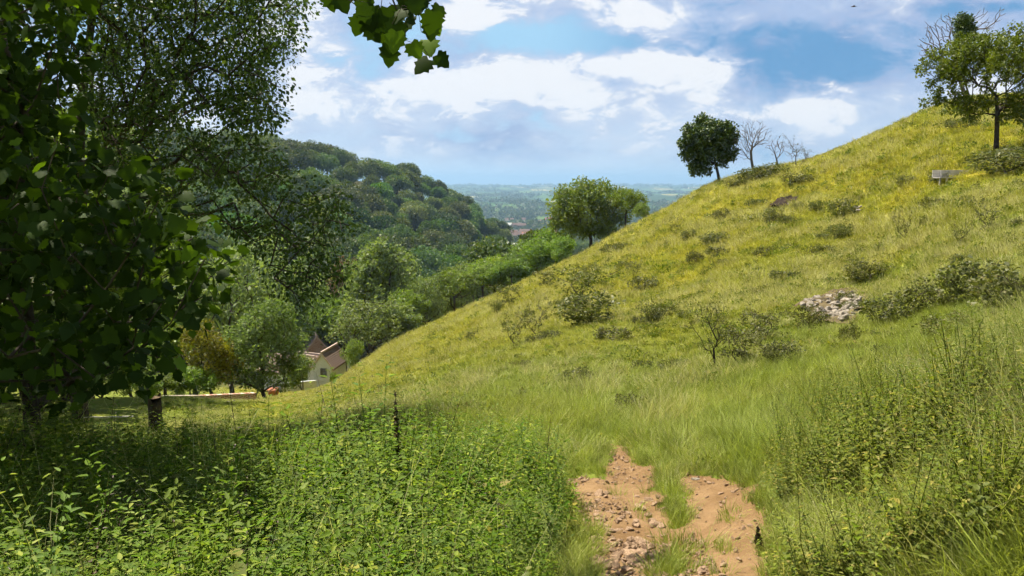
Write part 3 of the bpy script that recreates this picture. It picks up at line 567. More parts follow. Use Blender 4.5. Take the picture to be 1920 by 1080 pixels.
# ------------------------------------------------------------------ shrubs on the hillside
def shrub_proto(name, kind, label):
    t_ = empty(name, (0, 0, 0), label, 'shrub')
    if kind == 'bushy':
        att = randdir(70) * np.array((.55, .5, .42)) * (rng.random((70, 1)) ** .4) + np.array((0, 0, .45)); att[:, 2] = np.abs(att[:, 2]); per, spd, sz = 30, .13, .055
    elif kind == 'upright':
        f = rng.random((50, 1)); att = np.hstack([rng.normal(size=(50, 2)) * (.12 + .16 * f), .25 + .95 * f]); per, spd, sz = 22, .09, .055
    elif kind == 'twiggy':
        f = rng.random((60, 1)); a = rng.random((60, 1)) * 6.28; att = np.hstack([np.cos(a) * (.12 + .42 * f), np.sin(a) * (.12 + .4 * f), .3 + .9 * f + .1 * rng.normal(size=(60, 1))]); per, spd, sz = 10, .07, .05
    else:
        att = randdir(45) * np.array((.4, .4, .16)) + np.array((0, 0, .2)); att[:, 2] = np.abs(att[:, 2]); per, spd, sz = 24, .1, .05
    sk = Skel([(0, 0, -.15), (0, 0, .04), (.01, 0, .10)]).grow(att, .25, .12, .12).finish(.005, rmax=.035); link('stems', sk.mesh('stems', 4), M['bark'], t_)
    ends = sk.P[(sk.r < .009) & (sk.P[:, 2] > .1)]; link('foliage', crownleaves('foliage', ends[rng.permutation(len(ends))[:190]], per, spd, sz, 'quad'), M['shrub'], t_); return t_
SH = {}
first = {}
for nm, kd in (('leafy_shrub', 'bushy'), ('upright_shrub', 'upright'), ('twiggy_shrub', 'twiggy'), ('low_shrub', 'low')): SH[kd] = [shrub_proto(nm, kd, 'x'), False]
def shrub(kd, px, py, hpx, label, group=None, wide=1.0):
    h = hit(px, py); D = h.y; H0 = {'bushy': .95, 'upright': 1.25, 'twiggy': 1.3, 'low': .42}[kd]; s_ = 1.18 * hpx / F * D / H0
    pr, used = SH[kd]; rz = rng.random() * 6.28
    if not used:
        pr.location = h; pr.rotation_euler = (0, 0, rz); pr.scale = (s_ * wide, s_ * wide, s_); pr['label'] = label
        if group: pr['group'] = group
        SH[kd][1] = True; return pr
    return dup(pr, h, rz, (s_ * wide, s_ * wide, s_), label, group)
SHR = [
 ('bushy', 1105, 612, 62, 'wide grey green bush low on the middle of the slope', 1.5), ('upright', 1075, 590, 75, 'tall loose bush standing behind the wide grey green bush', 1.4), ('upright', 1100, 545, 45, 'slim bush above the wide grey green bush', 1.3),
 ('bushy', 1218, 612, 42, 'compact dark shrub between the wide bush and the sapling', .9), ('twiggy', 965, 650, 62, 'spiky shrub leaning left of the wide bush', 1.2), ('twiggy', 1005, 632, 58, 'airy shrub between the spiky shrub and the wide bush', 1.3),
 ('bushy', 930, 592, 28, 'small dark shrub on the hill edge, left of a pair', .8), ('upright', 950, 582, 42, 'small upright shrub on the hill edge, right of a pair', 1.2), ('low', 887, 637, 13, 'tiny dark shrub near the lower left hill edge', 1.0),
 ('upright', 1022, 545, 32, 'thin shrub just below the edge trees', 1.2), ('low', 1170, 473, 15, 'dark low tuft of scrub below the big edge tree', 1.1), ('low', 1146, 475, 15, 'flat scrub left of the low tuft under the edge tree', 1.2),
 ('bushy', 1302, 498, 26, 'dark rounded shrub in the middle of the slope', 1.0), ('bushy', 1340, 465, 27, 'wide dark green scrub above the rounded mid slope shrub', 1.6), ('bushy', 1293, 456, 25, 'small shrub left of the wide dark scrub', 1.0),
 ('low', 1208, 545, 22, 'brownish low scrub above the compact dark shrub', 1.1), ('twiggy', 1190, 522, 35, 'faint twiggy shrub above the brownish scrub', 1.0), ('twiggy', 1265, 445, 32, 'thin shrub near the upper hill edge', 1.1),
 ('bushy', 1355, 415, 22, 'pale scrub on the upper slope left of the hollow', 1.3), ('bushy', 1450, 425, 26, 'green scrub just below the dark hollow', 1.2), ('bushy', 1580, 410, 34, 'dark spiny shrub right of the dark hollow', 1.2),
 ('bushy', 1530, 400, 22, 'rounded shrub between hollow and spiny shrub', 1.0), ('bushy', 1572, 452, 26, 'dark shrub below the spiny shrub', 1.2), ('low', 1545, 480, 18, 'low brown tuft below the hollow', 1.2), ('twiggy', 1475, 425, 25, 'leggy shrub below the hollow stones', 1.0),
 ('twiggy', 1690, 460, 50, 'thin arching briar on the right slope', .7), ('twiggy', 1845, 440, 60, 'leaning briar high on the right slope', 1.0), ('twiggy', 1800, 462, 40, 'arched brown bramble left of the leaning briar', 1.1),
 ('bushy', 1625, 535, 45, 'bright green leafy shrub above the limestone rubble', 1.4), ('bushy', 1512, 622, 46, 'dark shrub overhanging the left of the limestone rubble', 1.2), ('bushy', 1592, 652, 44, 'very dark shrub just below the limestone rubble', .7),
 ('bushy', 1465, 690, 48, 'dark grassy shrub between sapling and rubble', 1.2), ('bushy', 1670, 610, 55, 'brownish bush right of the limestone rubble', 1.4), ('bushy', 1740, 590, 60, 'dense brown green bush on the right slope', 1.25), ('bushy', 1830, 570, 80, 'large tangled brown bush on the right slope', 1.3),
 ('bushy', 1900, 600, 95, 'dark tangled thicket at the right edge of the photo', 1.2), ('bushy', 1780, 640, 50, 'low bramble below the large tangled bush', 1.6), ('upright', 1385, 690, 70, 'leafy green stems right of the sapling', 1.4), ('upright', 1425, 650, 60, 'loose leafy shrub between sapling and rubble', 1.5),
 ('low', 1265, 700, 22, 'small tuft of scrub left of the sapling', 1.2), ('low', 1150, 640, 22, 'brown scrub under the wide grey green bush', 1.3), ('low', 1085, 722, 25, 'dark tuft in the lower meadow', 1.2), ('low', 1185, 775, 30, 'dark green clump in the meadow above the path', 1.1),
 ('bushy', 1410, 345, 26, 'green scrub below the bare tree on the ridge', 2.2), ('bushy', 1445, 335, 26, 'dark scrub under the small bare tree on the ridge', 2.0), ('bushy', 1375, 355, 18, 'low scrub right of the ivy tree on the ridge', 2.0), ('bushy', 1490, 350, 24, 'olive scrub below the leaning ridge bush', 2.2),
 ('bushy', 1662, 240, 26, 'pale green bush on the skyline left of the hawthorn', 1.2), ('low', 1625, 256, 8, 'tiny dark shrub on the skyline', 1.5), ('bushy', 1720, 215, 14, 'small brown scrub on the skyline beside the hawthorn', 1.6), ('bushy', 1885, 330, 50, 'shaded bush under the hawthorn', 1.8),
 ('low', 1466, 402, 10, 'low green tuft along the lip of the dark hollow', 2.6), ('low', 1800, 242, 16, 'low scrub on the slope left of the hawthorn trunk', 1.4), ('bushy', 1765, 345, 22, 'green scrub in front of the pale bench', 1.6), ('bushy', 1700, 350, 18, 'flat scrub left of the pale bench', 2.2), ('low', 1420, 388, 12, 'small scrub left of the dark hollow', 1.6),
]
for kd, px, py, hp, lb, wd in SHR: shrub(kd, px, py, hp, lb, 'shrubs scattered over the hillside', wd)
for q in range(70):   # unremarkable little tufts of scrub
    px, py = rng.uniform(900, 1915), rng.uniform(380, 700); h = hit(px, py)
    u, v = vpix(px, py)
    if h.y > 75 or py < np.interp(px, [900, 1110, 1340, 1620, 1915], [640, 500, 370, 300, 260]): continue
    shrub(random.choice(['low', 'low', 'bushy', 'twiggy']), px, py, rng.uniform(9, 20), 'little brownish tuft of scrub in the hillside grass', 'little scrub tufts in the hillside grass', 1.1)

# ------------------------------------------------------------------ trees
def tree(name, base, trunk, att, leafspec, mats, label, cat='tree', tip=.006, w_=.35, seg=.4, jit=.12, rmax=.2, k=6, first=1, lmax=None, group=None, sag=0.0, rmin=0.0, ex=2.4):
    """trunk, att in local coordinates; leafspec = (per, spread, size, shape)"""
    t_ = empty(name, base, label, cat, group); sk = Skel(trunk).grow(att, w_, seg, jit, first, sag).finish(tip, ex, rmax)
    link('trunk', sk.mesh('trunk', k, rmin, 1.35), mats[0], t_, smooth=True)
    if leafspec:
        per, spd, sz, shp = leafspec; e = sk.P[(sk.r < (lmax or tip * 2.6))]; e = e[e[:, 2] > trunk[-1][2] * .3]
        link('crown', crownleaves('crown', e, per, spd, sz, shp), mats[1], t_)
    return t_
def shell(n, c, r, lo=.55): return randdir(n) * np.array(r) * (lo + (1 - lo) * rng.random((n, 1)) ** .5) + np.array(c)
def lobes(n, c, r, k=9, lr=.42, flat=-.3):
    cs = randdir(k); cs[:, 2] = np.where(cs[:, 2] < flat, -cs[:, 2], cs[:, 2]); cs = cs * np.array(r) * .62 + np.array(c)
    return np.vstack([shell(n // k, q, np.array(r) * lr * rng.uniform(.75, 1.15), .5) for q in cs])
# hawthorn on the right skyline
hb = hit(1868, 287); D = hb.y; mpp = D / F
def loc(px, py, d=0): q = P(px, py, D + d); return q - np.array(hb)
def regionpts(blobs, n, dr):
    out = []
    tot = sum(b[2] * b[3] for b in blobs)
    for (cx, cy_, rx, ry) in blobs:
        m_ = max(3, int(n * rx * ry / tot)); a = randdir(m_) * (rng.random((m_, 1)) ** .4)
        for q in a: out.append(loc(cx + q[0] * rx, cy_ + q[2] * ry, q[1] * rx * mpp * dr))
    return np.array(out)
att = regionpts([(1850, 120, 90, 45), (1790, 150, 60, 40), (1900, 90, 80, 45), (1950, 150, 80, 60), (1765, 128, 50, 14), (1800, 195, 50, 22), (1745, 190, 26, 8), (1850, 190, 60, 30), (1830, 90, 60, 30), (1830, 215, 35, 12), (1920, 210, 60, 25), (1775, 110, 40, 20), (1990, 110, 60, 50)], 760, 1.0)
tree('hawthorn_tree', hb, [(0, 0, -.3), loc(1869, 250), loc(1870, 215), loc(1868, 180)], att, (46, .18, .095, 'quad'), (M['bark'], M['haw']), 'wind-shaped green hawthorn with a dark bare trunk on the right slope', tip=.008, rmax=.16, seg=.3, first=2, lmax=.016)
def barren(name, px, py, dist, tops, n, label, rmax=.1, tip=.006, trunk_px=None, spread=1, leaf=None, sp2=None):
    global hb, D, mpp
    hb = on(px, dist) if dist else hit(px, py); D = hb.y; mpp = D / F
    att = regionpts(tops, n, .8); tr = [(0, 0, -.3)] + [loc(*q) for q in (trunk_px or [(px, py - 18), (px + 1, py - 35)])]
    return tree(name, hb, tr, att, leaf, (M['bark_dead'], M[sp2 or 'shrub']), label, tip=tip, rmax=rmax, seg=.35, w_=.55, jit=.07, k=4, ex=2.2)
barren('dead_tree', 1800, 200, 46, [(1770, 70, 50, 50), (1800, 45, 40, 28), (1850, 35, 32, 22), (1745, 90, 34, 28), (1880, 20, 14, 10)], 260, 'leafless tree poking out behind the top of the hawthorn', .16, .013, [(1800, 150), (1805, 120)])
hb = on(1808, 45.5); D = hb.y; mpp = D / F
att = regionpts([(1807, 45, 17, 20), (1815, 62, 18, 18), (1800, 70, 12, 18)], 90, 1.0)
tree('ivy_clad_tree', hb, [(0, 0, -.3), loc(1808, 150), loc(1808, 90)], att, (60, .22, .11, 'ovate'), (M['bark'], M['ivy']), 'dark ivy mass on a stem above the hawthorn', tip=.01, rmax=.12, seg=.3, first=2)
# ridge trees
hb = hit(1347, 343); hb = on(1347, 61.); D = hb.y; mpp = D / F
att = regionpts([(1330, 258, 46, 32), (1350, 252, 30, 28), (1298, 285, 22, 24), (1305, 252, 26, 22), (1312, 320, 20, 20), (1360, 285, 22, 26), (1325, 295, 30, 22), (1285, 268, 12, 12), (1368, 262, 16, 20), (1320, 228, 18, 8)], 480, 1.0)
tree('ivy_covered_tree', hb, [(0, 0, -.3), loc(1346, 325), loc(1342, 308), loc(1336, 285)], att, (46, .30, .17, 'ovate'), (M['bark'], M['ivy']), 'round dense ivy-covered tree on the ridge left of the bare tree', tip=.012, rmax=.22, seg=.4, first=2, lmax=.03)
barren('bare_tree', 1410, 322, 60, [(1410, 250, 38, 30), (1395, 262, 25, 22), (1430, 255, 22, 24), (1395, 290, 18, 10)], 280, 'grey leafless tree on the ridge beside the ivy-covered tree', .14, .011, [(1409, 300), (1408, 285)])
barren('bare_sapling', 1455, 312, 59, [(1452, 275, 18, 16), (1462, 268, 14, 18)], 50, 'small leafless sapling on the ridge right of the bare tree', .08, .014, [(1456, 298)])
barren('leaning_thorn', 1502, 325, 56, [(1485, 275, 22, 22), (1500, 290, 22, 25), (1515, 290, 14, 14), (1470, 258, 8, 8)], 110, 'sparse thorn bush leaning left on the ridge', .07, .008, [(1500, 315)], leaf=(4, .12, .07, 'quad'))
# twiggy sapling in the meadow
hb = hit(1340, 700); D = hb.y; mpp = D / F
att = regionpts([(1325, 588, 26, 22), (1345, 600, 18, 26), (1290, 612, 22, 6), (1360, 620, 20, 22), (1335, 640, 22, 30)], 120, .8)
t_ = tree('thorn_sapling', hb, [(0, 0, -.1), loc(1340, 680), loc(1338, 655)], att, (9, .05, .022, 'quad'), (M['bark'], M['shrub']), 'twiggy thorn sapling with a dark knot of twigs standing in the meadow', tip=.0028, rmax=.022, seg=.07, w_=.5, jit=.08, k=4, ex=2.1)
# ---- prototypes for trees standing further off
def proto(name, label, h, r, leafn, lsize, mt, tall=.5, kk=10, att_n=230, per=34, spd=None, group=None, low=.35, shp='quad', bark='bark'):
    att = lobes(att_n, (0, 0, h * (1 + low) / 2), (r, r, h * (1 - low) / 2), kk, .46)
    return tree(name, (0, 0, 0), [(0, 0, -.6), (.05, 0, h * low * .6), (.0, .1, h * low), (.1, 0, h * tall)], att, (per, spd or r * .13, lsize, shp), (M[bark], M[mt]), label, tip=.025, rmax=h * .022, seg=.8, first=2, lmax=.045, group=group, k=5, rmin=.02)
PR_ = {}
PR_['round'] = proto('broadleaf_tree', '', 8.0, 4.2, 0, .24, 'mid', low=.22)
PR_['round2'] = proto('broadleaf_tree', '', 8.0, 3.6, 0, .22, 'mid', kk=12, low=.15)
PR_['tall'] = proto('tall_tree', '', 11, 3.4, 0, .26, 'willow', kk=16, att_n=300, low=.12)
PR_['bush'] = proto('rounded_bush', '', 4.5, 2.8, 0, .19, 'mid', low=.02, kk=9)
PR_['pale'] = proto('pale_tree', '', 8.5, 4.2, 0, .23, 'willow', low=.12, kk=12)
HH = {'round': 8, 'round2': 8, 'tall': 11, 'bush': 4.5, 'pale': 8.5}
usedp = {}
def put(kd, px, D, py_top, label, group=None, wide=1.0, base_py=None):
    b = on(px, D); top = EYE + vpix(px, py_top)[1] * D; s_ = (top - b.z) / HH[kd]
    if s_ < .15: print('tiny', kd, px, D, s_)
    rz = rng.random() * 6.28; pr = PR_[kd]; sc_ = (s_ * wide, s_ * wide, s_)
    if kd not in usedp:
        usedp[kd] = 1; pr.location = b; pr.rotation_euler = (0, 0, rz); pr.scale = sc_; pr['label'] = label
        if group: pr['group'] = group
        return pr
    return dup(pr, b, rz, sc_, label, group)
G1 = 'trees and bushes along the lower edge of the hillside'
# single big edge tree, built for itself
hb = on(1108, 86); D = hb.y; mpp = D / F
att = regionpts([(1105, 362, 54, 30), (1066, 385, 40, 34), (1145, 385, 42, 34), (1105, 402, 58, 34), (1090, 430, 50, 18), (1060, 420, 35, 20), (1130, 425, 45, 22), (1095, 348, 22, 14), (1050, 400, 24, 20)], 520, 1.0)
tree('edge_tree', hb, [(0, 0, -.6), loc(1108, 450), loc(1109, 425), loc(1107, 400)], att, (34, .60, .25, 'quad'), (M['bark'], M['mid']), 'largest broad green tree at the hill edge, its trunk dark against the slope', tip=.02, rmax=.22, seg=.6, first=1, lmax=.05)
for a in [('round', 1172, 84, 353, 'broad green tree touching the right side of the largest edge tree', None, .95), ('bush', 1205, 80, 382, 'low green bush at the right end of the edge trees', None, 1.1),
          ('bush', 1142, 88, 425, 'dark bush between the two big edge trees', None, 1.0), ('round2', 1035, 96, 428, 'bushy tree left of the largest edge tree', None, 1.0), ('round2', 985, 98, 452, 'bright green bushy tree, second left of the largest edge tree', None, 1.0),
          ('bush', 1010, 93, 450, 'dark bush low between two bushy edge trees', None, 1.2), ('round', 930, 100, 478, 'wide green tree, third left of the largest edge tree', None, 1.0), ('bush', 958, 92, 488, 'dark lower bush on the hill edge under the wide green tree', None, 1.2), ('round2', 905, 94, 492, 'shadowed green bush on the hill edge further down', None, 1.25),
          ('pale', 865, 104, 492, 'pale green tree behind the hill edge, left of the wide green tree', None, .9), ('pale', 815, 100, 520, 'pale rounded tree where the edge dips', None, .9), ('round2', 850, 92, 508, 'bright green bush on the edge below the pale trees', None, 1.2), ('pale', 795, 90, 520, 'green bush on the edge, next down slope', None, .8),
          ('round2', 762, 88, 545, 'small dark green bush on the edge near the valley', None, 1.1), ('tall', 722, 96, 452, 'tall pale tree with upright crown above the valley house', None, .95), ('tall', 690, 100, 480, 'second tall pale tree, left of the tallest above the house', None, .8), ('tall', 755, 112, 470, 'tall pale tree right of the pair above the house', None, .7),
          ('bush', 662, 76, 640, 'light green shrub beside the roof of the house', None, .8), ('pale', 690, 82, 560, 'leafy shrub on the lower hill edge beside the house', None, 1.2), ('bush', 728, 84, 575, 'dark shrub at the foot of the tall pale trees', None, 1.2), ('bush', 1060, 90, 445, 'green bush filling the left foot of the largest edge tree', None, 1.1)]:
    put(a[0], a[1], a[2], a[3], a[4], G1, a[6])
# valley trees on the left, behind the wall; three large ones added to cast shade
for a in [('pale', 420, 62, 470, 'pale leafy tree behind the yellow bush', .8), ('pale', 350, 66, 500, 'pale tree left of the yellow bush, half hidden by dark foliage', .9), ('round', 290, 52, 590, 'green tree behind the old stump', .9), ('round2', 225, 46, 640, 'low green tree in shade left of the stump', 1.2),
          ('bush', 340, 42, 690, 'green bush on the bank above the low stone wall', 1.2), ('bush', 290, 41, 700, 'dark leafy bush at the left end of the stone wall', 1.3), ('round2', 150, 50, 600, 'dim green tree deep in the shade at the left', 1.2), ('round2', -260, 17, -60, 'tall tree added at the very left edge to shade the ground behind the sycamore', 1.0), ('round', -40, 23, 150, 'large tree added behind the sycamore to darken the left edge', 1.1), ('round2', 110, 29, 330, 'leafy tree added between sycamore and ash leaves to shade the left side', 1.1), ('bush', 30, 17, 640, 'dark shaded bush right behind the sycamore trunk', 1.5), ('bush', 120, 18, 665, 'low dark bush in the shade, between trunk and stump', 1.5), ('round2', 20, 26, 560, 'shaded bushy tree behind the sycamore trunk at the left edge', 1.4), ('round2', 95, 30, 590, 'dark bushy tree deep in shade, right of the sycamore trunk', 1.4), ('bush', 170, 27, 655, 'dark bush in the shade left of the wooden post', 1.2), ('bush', 235, 33, 690, 'small dim bush behind the wooden post', 1.2), ('pale', 560, 125, 500, 'grey green tree behind the house', .9), ('pale', 480, 118, 440, 'tall grey green tree above the near wall tree', .8), ('round', 610, 118, 560, 'blue green tree right behind the house roofs', .9), ('round', 640, 124, 545, 'dark blue green tree uphill of the house roofs', .9),
          ('bush', 555, 92, 690, 'small dark tree before the white house wall', .8), ('bush', 556, 76, 668, 'loose grey green bush hiding the left roof end of the outbuilding', .8), ('bush', 618, 88, 700, 'narrow dark shrub at the corner of the white gable', .5)]:
    put(a[0], a[1], a[2], a[3], a[4], None, a[5])
# near wall tree, grey green, and yellow bush, copper tree
def special(name, px, dist, blobs, n, trunk, spec, mt, label, rmax=.15, tip=.012, seg=.35):
    global hb, D, mpp
    hb = on(px, dist); D = hb.y; mpp = D / F; att = regionpts(blobs, n, 1.0)
    return tree(name, hb, [(0, 0, -.5)] + [loc(*q) for q in trunk], att, spec, (M['bark'], M[mt]), label, tip=tip, rmax=rmax, seg=seg, first=1, lmax=tip * 2.4)
special('valley_tree', 490, 45, [(490, 600, 45, 35), (450, 640, 40, 40), (530, 640, 45, 40), (490, 670, 60, 40), (545, 690, 30, 30), (440, 700, 30, 25), (500, 715, 50, 22), (520, 590, 40, 30)], 520, [(492, 735), (492, 700), (490, 670)], (30, .30, .14, 'quad'), 'willow', 'grey green tree with a straight trunk behind the brick wall')
special('yellow_bush', 390, 44, [(385, 650, 50, 30), (400, 690, 50, 30), (365, 620, 35, 25), (420, 665, 30, 30)], 300, [(392, 725), (392, 705)], (24, .28, .13, 'quad'), 'yellow', 'yellow green bush above the low wall, left of the grey green tree')
special('copper_tree', 655, 118, [(650, 510, 26, 28), (640, 535, 25, 22)], 130, [(655, 560), (654, 540)], (24, .6, .32, 'quad'), 'copper', 'brownish pink faded tree in the shaded valley', .2, .03, .8)

# ------------------------------------------------------------------ wood on the far valley side
def woodproto(q):
    h = 11.0; r = 5.0 + .7 * (q % 3); t_ = empty('woodland_tree', (0, 0, 0), '', 'tree'); k_ = 13 + q % 4
    cs = randdir(k_); cs[:, 2] = np.abs(cs[:, 2]) * 1.1 - .35; cs = cs * np.array((r, r, h * .45)) * .62 + np.array((0, 0, h * .58)); P_, A_, N_ = [], [], []
    for c in cs:
        n = 560; d = randdir(n, .35); rad = r * rng.uniform(.34, .5); p = c + d * rad * (.5 + .62 * rng.random((n, 1)) ** .8) * np.array((1, 1, .85)); P_.append(p); A_.append(unit(d * .5 + rng.normal(size=(n, 3)) * .6)); N_.append(unit(d * .8 + rng.normal(size=(n, 3)) * .5))
    Vv, Ff = leafV('quad', np.vstack(P_), np.vstack(A_), np.vstack(N_), .47 * (1 + .3 * rng.normal(size=k_ * 560)).clip(.5, 1.7)); link('crown', npmesh('crown', Vv, Ff), M['wood'], t_)
    sk = Skel([(0, 0, -1), (.1, 0, h * .25), (0, .1, h * .5)]).grow(cs, .3, 1.5, .08).finish(.07, rmax=.28); link('trunk', sk.mesh('trunk', 5), M['bark'], t_); return t_
WP = [woodproto(q) for q in range(7)]; wu = [False] * 7
cand = []; rest = []
for D0 in np.exp(np.linspace(math.log(112), math.log(560), 66)):
    du = (9.2 if D0 < 250 else 8.4) / D0
    for u in np.arange(-.60, .16, du):
        uu = u + rng.uniform(-.35, .35) * du; DD = D0 * (1 + rng.uniform(-.015, .015)); cand.append((DD, uu))
cand.sort(); topb = np.full(2400, 2000.0); placed = 0
for DD, uu in cand:
    px = 960 + uu * F; x = uu * DD; z = float(H(x, DD)); hgt = rng.uniform(7.5, 15) * (1.0 if DD > 200 else .9)
    if px < 120 or px > 1190: continue
    if px > 1040 and DD < 330: continue
    pyb = 338 - (z - EYE) / DD * F; pyt = 338 - (z + hgt - EYE) / DD * F
    if pyb > 650 and px > 560 and DD < 135: continue
    if DD < 175 and 540 < px < 700 and pyt > 560: continue
    edge = np.interp(px, [0, 580, 740, 850, 960, 1110, 1340], [900, 731, 641, 590, 541, 468, 341])
    if pyt > edge - 12: continue
    a, b = int(px - 4.5 / DD * F), int(px + 4.5 / DD * F) + 1; a = max(a, 0); seg = topb[a:b]
    if len(seg) == 0 or pyt > np.median(seg) - 7: continue
    topb[a:b] = np.minimum(seg, pyt + 3); q = int(rng.integers(0, 7)); s_ = hgt / 11.0; rz = rng.random() * 6.28; sc_ = (s_ * rng.uniform(.75, 1.15), s_ * rng.uniform(.75, 1.15), s_)
    lb, gp = 'rounded woodland tree in the dense wood on the far valley side', 'trees of the wood on the far valley side'
    if placed >= 292:
        rest.append((x, DD, z, rz, s_, q)); continue
    if not wu[q]:
        t_ = WP[q]; wu[q] = True; t_.location = (x, DD, z); t_.rotation_euler = (0, 0, rz); t_.scale = sc_; tag(t_, lb, 'tree', gp)
    else: dup(WP[q], (x, DD, z), rz, sc_, lb, gp)
    placed += 1
print('wood trees', placed, 'rest', len(rest))
if rest:
    ra = np.array(rest); wsrc = [bpy.data.objects.new('wood_crown_%d' % q, WP[q].children[0].data) for q in range(7)]
    scatter('woodland', ra[:, :3], np.stack([ra[:, 3] * 0, ra[:, 3] * 0, ra[:, 3]], 1), ra[:, 4], ra[:, 5].astype(int), wsrc, 'furthest trees of the wood along the ridge of the far valley side', 'woodland')

# ------------------------------------------------------------------ big trees at the left foreground
hb = on(60, 6.4); D = hb.y; mpp = D / F
def pts_in(poly, n, d0, d1, jit=0):
    xs = [p[0] for p in poly]; ys = [p[1] for p in poly]; out = []
    while len(out) < n:
        a, b = rng.uniform(min(xs), max(xs)), rng.uniform(min(ys), max(ys))
        if inpoly(np.array([a]), np.array([b]), poly)[0]: out.append(P(a, b, rng.uniform(d0, d1)))
    return np.array(out)
sb = on(25, 7.2); sbn = np.array(sb)
att = np.vstack([pts_in([(-250, -150), (120, -150), (150, 60), (110, 200), (180, 300), (300, 330), (380, 470), (420, 530), (400, 600), (330, 640), (300, 700), (100, 730), (-250, 700)], 420, 4.6, 8.6),
                 pts_in([(-700, -600), (60, -600), (120, -200), (90, -60), (-700, 300)], 330, 5.5, 10),
                 pts_in([(-500, 100), (60, 100), (60, 700), (-500, 650)], 130, 6, 9), pts_in([(-500, -300), (170, -300), (150, 200), (120, 660), (-500, 700)], 330, 8, 11.5)]) - sbn
sk = Skel([(0, 0, -.4), (.02, 0, .8), (.1, -.05, 1.7), (.05, 0, 2.6), (.15, .1, 3.6), (0, 0, 4.6)]).grow(att, .25, .28, .10, 1).finish(.0045, 2.2, .34)
syc = empty('sycamore_tree', sb, 'big dark sycamore with broad lobed leaves filling the left edge', 'tree'); link('trunk', sk.mesh('trunk', 8, 0, 1.3), M['bark'], syc, smooth=True)
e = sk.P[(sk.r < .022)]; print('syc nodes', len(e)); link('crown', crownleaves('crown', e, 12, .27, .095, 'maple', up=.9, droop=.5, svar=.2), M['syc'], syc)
# overhanging spray of the same tree
T = [P(-100, -900, 6.6), P(300, -500, 5.6), P(620, -160, 5.0), P(720, -40, 4.75), P(745, 20, 4.7)]
s2 = Skel([q - sbn for q in T]); tips = [(806, 108), (738, 84), (792, 88), (818, 50), (680, 30), (700, 35), (735, 45), (760, 75), (790, 60), (770, 15), (660, 0), (640, -10), (690, 5), (715, 10), (740, 20), (800, 30), (750, -20), (690, -30), (780, -40), (800, -20), (700, -60), (650, -90), (760, 40), (730, 5), (705, 20), (755, 10), (785, 25)]
at2 = np.array([P(a, b, rng.uniform(4.5, 4.9)) for a, b in tips]) - sbn; s2.grow(at2, .2, .1, .06, 2).finish(.0022, 2.2, .03); br = link('branch', s2.mesh('branch', 5), M['bark'], syc, smooth=True)
n = len(tips); lp, la, ln_, lsz = [], [], [], []
for (a, b), q in zip(tips, at2):
    for m_ in range(1 if b > 25 else 2):
        off = rng.normal(size=3) * .05; lp.append(q + off + np.array((0, 0, -.02))); la.append((rng.normal() * .55, rng.normal() * .3, -1)); ln_.append((rng.normal() * .4, -1, .35 + rng.normal() * .4)); lsz.append(rng.uniform(.10, .14))
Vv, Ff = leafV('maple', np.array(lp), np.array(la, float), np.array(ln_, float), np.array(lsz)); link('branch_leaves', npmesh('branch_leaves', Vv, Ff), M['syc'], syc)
# ash with drooping small-leaved boughs
ab = on(120, 14.5); abn = np.array(ab)
A1 = pts_in([(80, -200), (420, -200), (590, 0), (560, 60), (575, 90), (520, 130), (535, 200), (490, 240), (430, 235), (380, 200), (300, 250), (200, 240), (110, 180), (180, 120), (200, 40), (90, 20)], 950, 10.5, 16)
A2 = pts_in([(400, 300), (470, 250), (520, 280), (560, 330), (640, 370), (675, 420), (650, 480), (625, 560), (570, 590), (520, 560), (500, 480), (440, 440), (400, 380)], 120, 11, 14.5)
A3 = pts_in([(180, 250), (400, 240), (440, 300), (400, 420), (330, 470), (250, 420), (180, 330)], 150, 11, 16)
A4 = pts_in([(-300, -600), (250, -600), (380, -200), (-300, -200)], 200, 10, 19); A5 = pts_in([(-200, -200), (80, -200), (80, 200), (-200, 500)], 90, 12, 18)
sk = Skel([(0, 0, -.6), (.1, 0, 2), (.3, 0, 4), (.5, 0, 6), (.9, 0, 8), (1.3, 0, 10)]).grow(np.vstack([A1, A2, A3, A4, A5]) - abn, .30, .45, .10, 2, .05).finish(.0075, 2.25, .36)
ash = empty('ash_tree', ab, 'tall small-leaved ash with dark drooping boughs at upper left', 'tree'); link('trunk', sk.mesh('trunk', 6, 0, 1.2), M['bark'], ash, smooth=True)
e = sk.P[(sk.r < .09)]; print('ash ends', len(e)); e = e[rng.permutation(len(e))[:4200]]
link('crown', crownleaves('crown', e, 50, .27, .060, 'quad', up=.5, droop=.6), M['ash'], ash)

# ------------------------------------------------------------------ buildings, walls, stump, bench
def prism(name, pts2, y0, y1, m_, parent, T=None):
    n = len(pts2); V = [(a, y0, b) for a, b in pts2] + [(a, y1, b) for a, b in pts2]; bm = bmesh.new(); vs = [bm.verts.new(q) for q in V]
    bm.faces.new(vs[:n][::-1]); bm.faces.new(vs[n:])
    for q in range(n): bm.faces.new((vs[q], vs[(q + 1) % n], vs[n + (q + 1) % n], vs[n + q]))
    bmesh.ops.recalc_face_normals(bm, faces=bm.faces); me = bpy.data.meshes.new(name); bm.to_mesh(me); bm.free(); return link(name, me, m_, parent)
def boxes(name, lst, m_, parent, bev=0):
    bm = bmesh.new()
    for (x0, x1, y0, y1, z0, z1) in lst:
        r_ = bmesh.ops.create_cube(bm, size=1)['verts']
        for v in r_: v.co = ((x0 + x1) / 2 + v.co.x * (x1 - x0), (y0 + y1) / 2 + v.co.y * (y1 - y0), (z0 + z1) / 2 + v.co.z * (z1 - z0))
    if bev: bmesh.ops.bevel(bm, geom=list(bm.edges), offset=bev, segments=2, affect='EDGES')
    me = bpy.data.meshes.new(name); bm.to_mesh(me); bm.free(); return link(name, me, m_, parent)
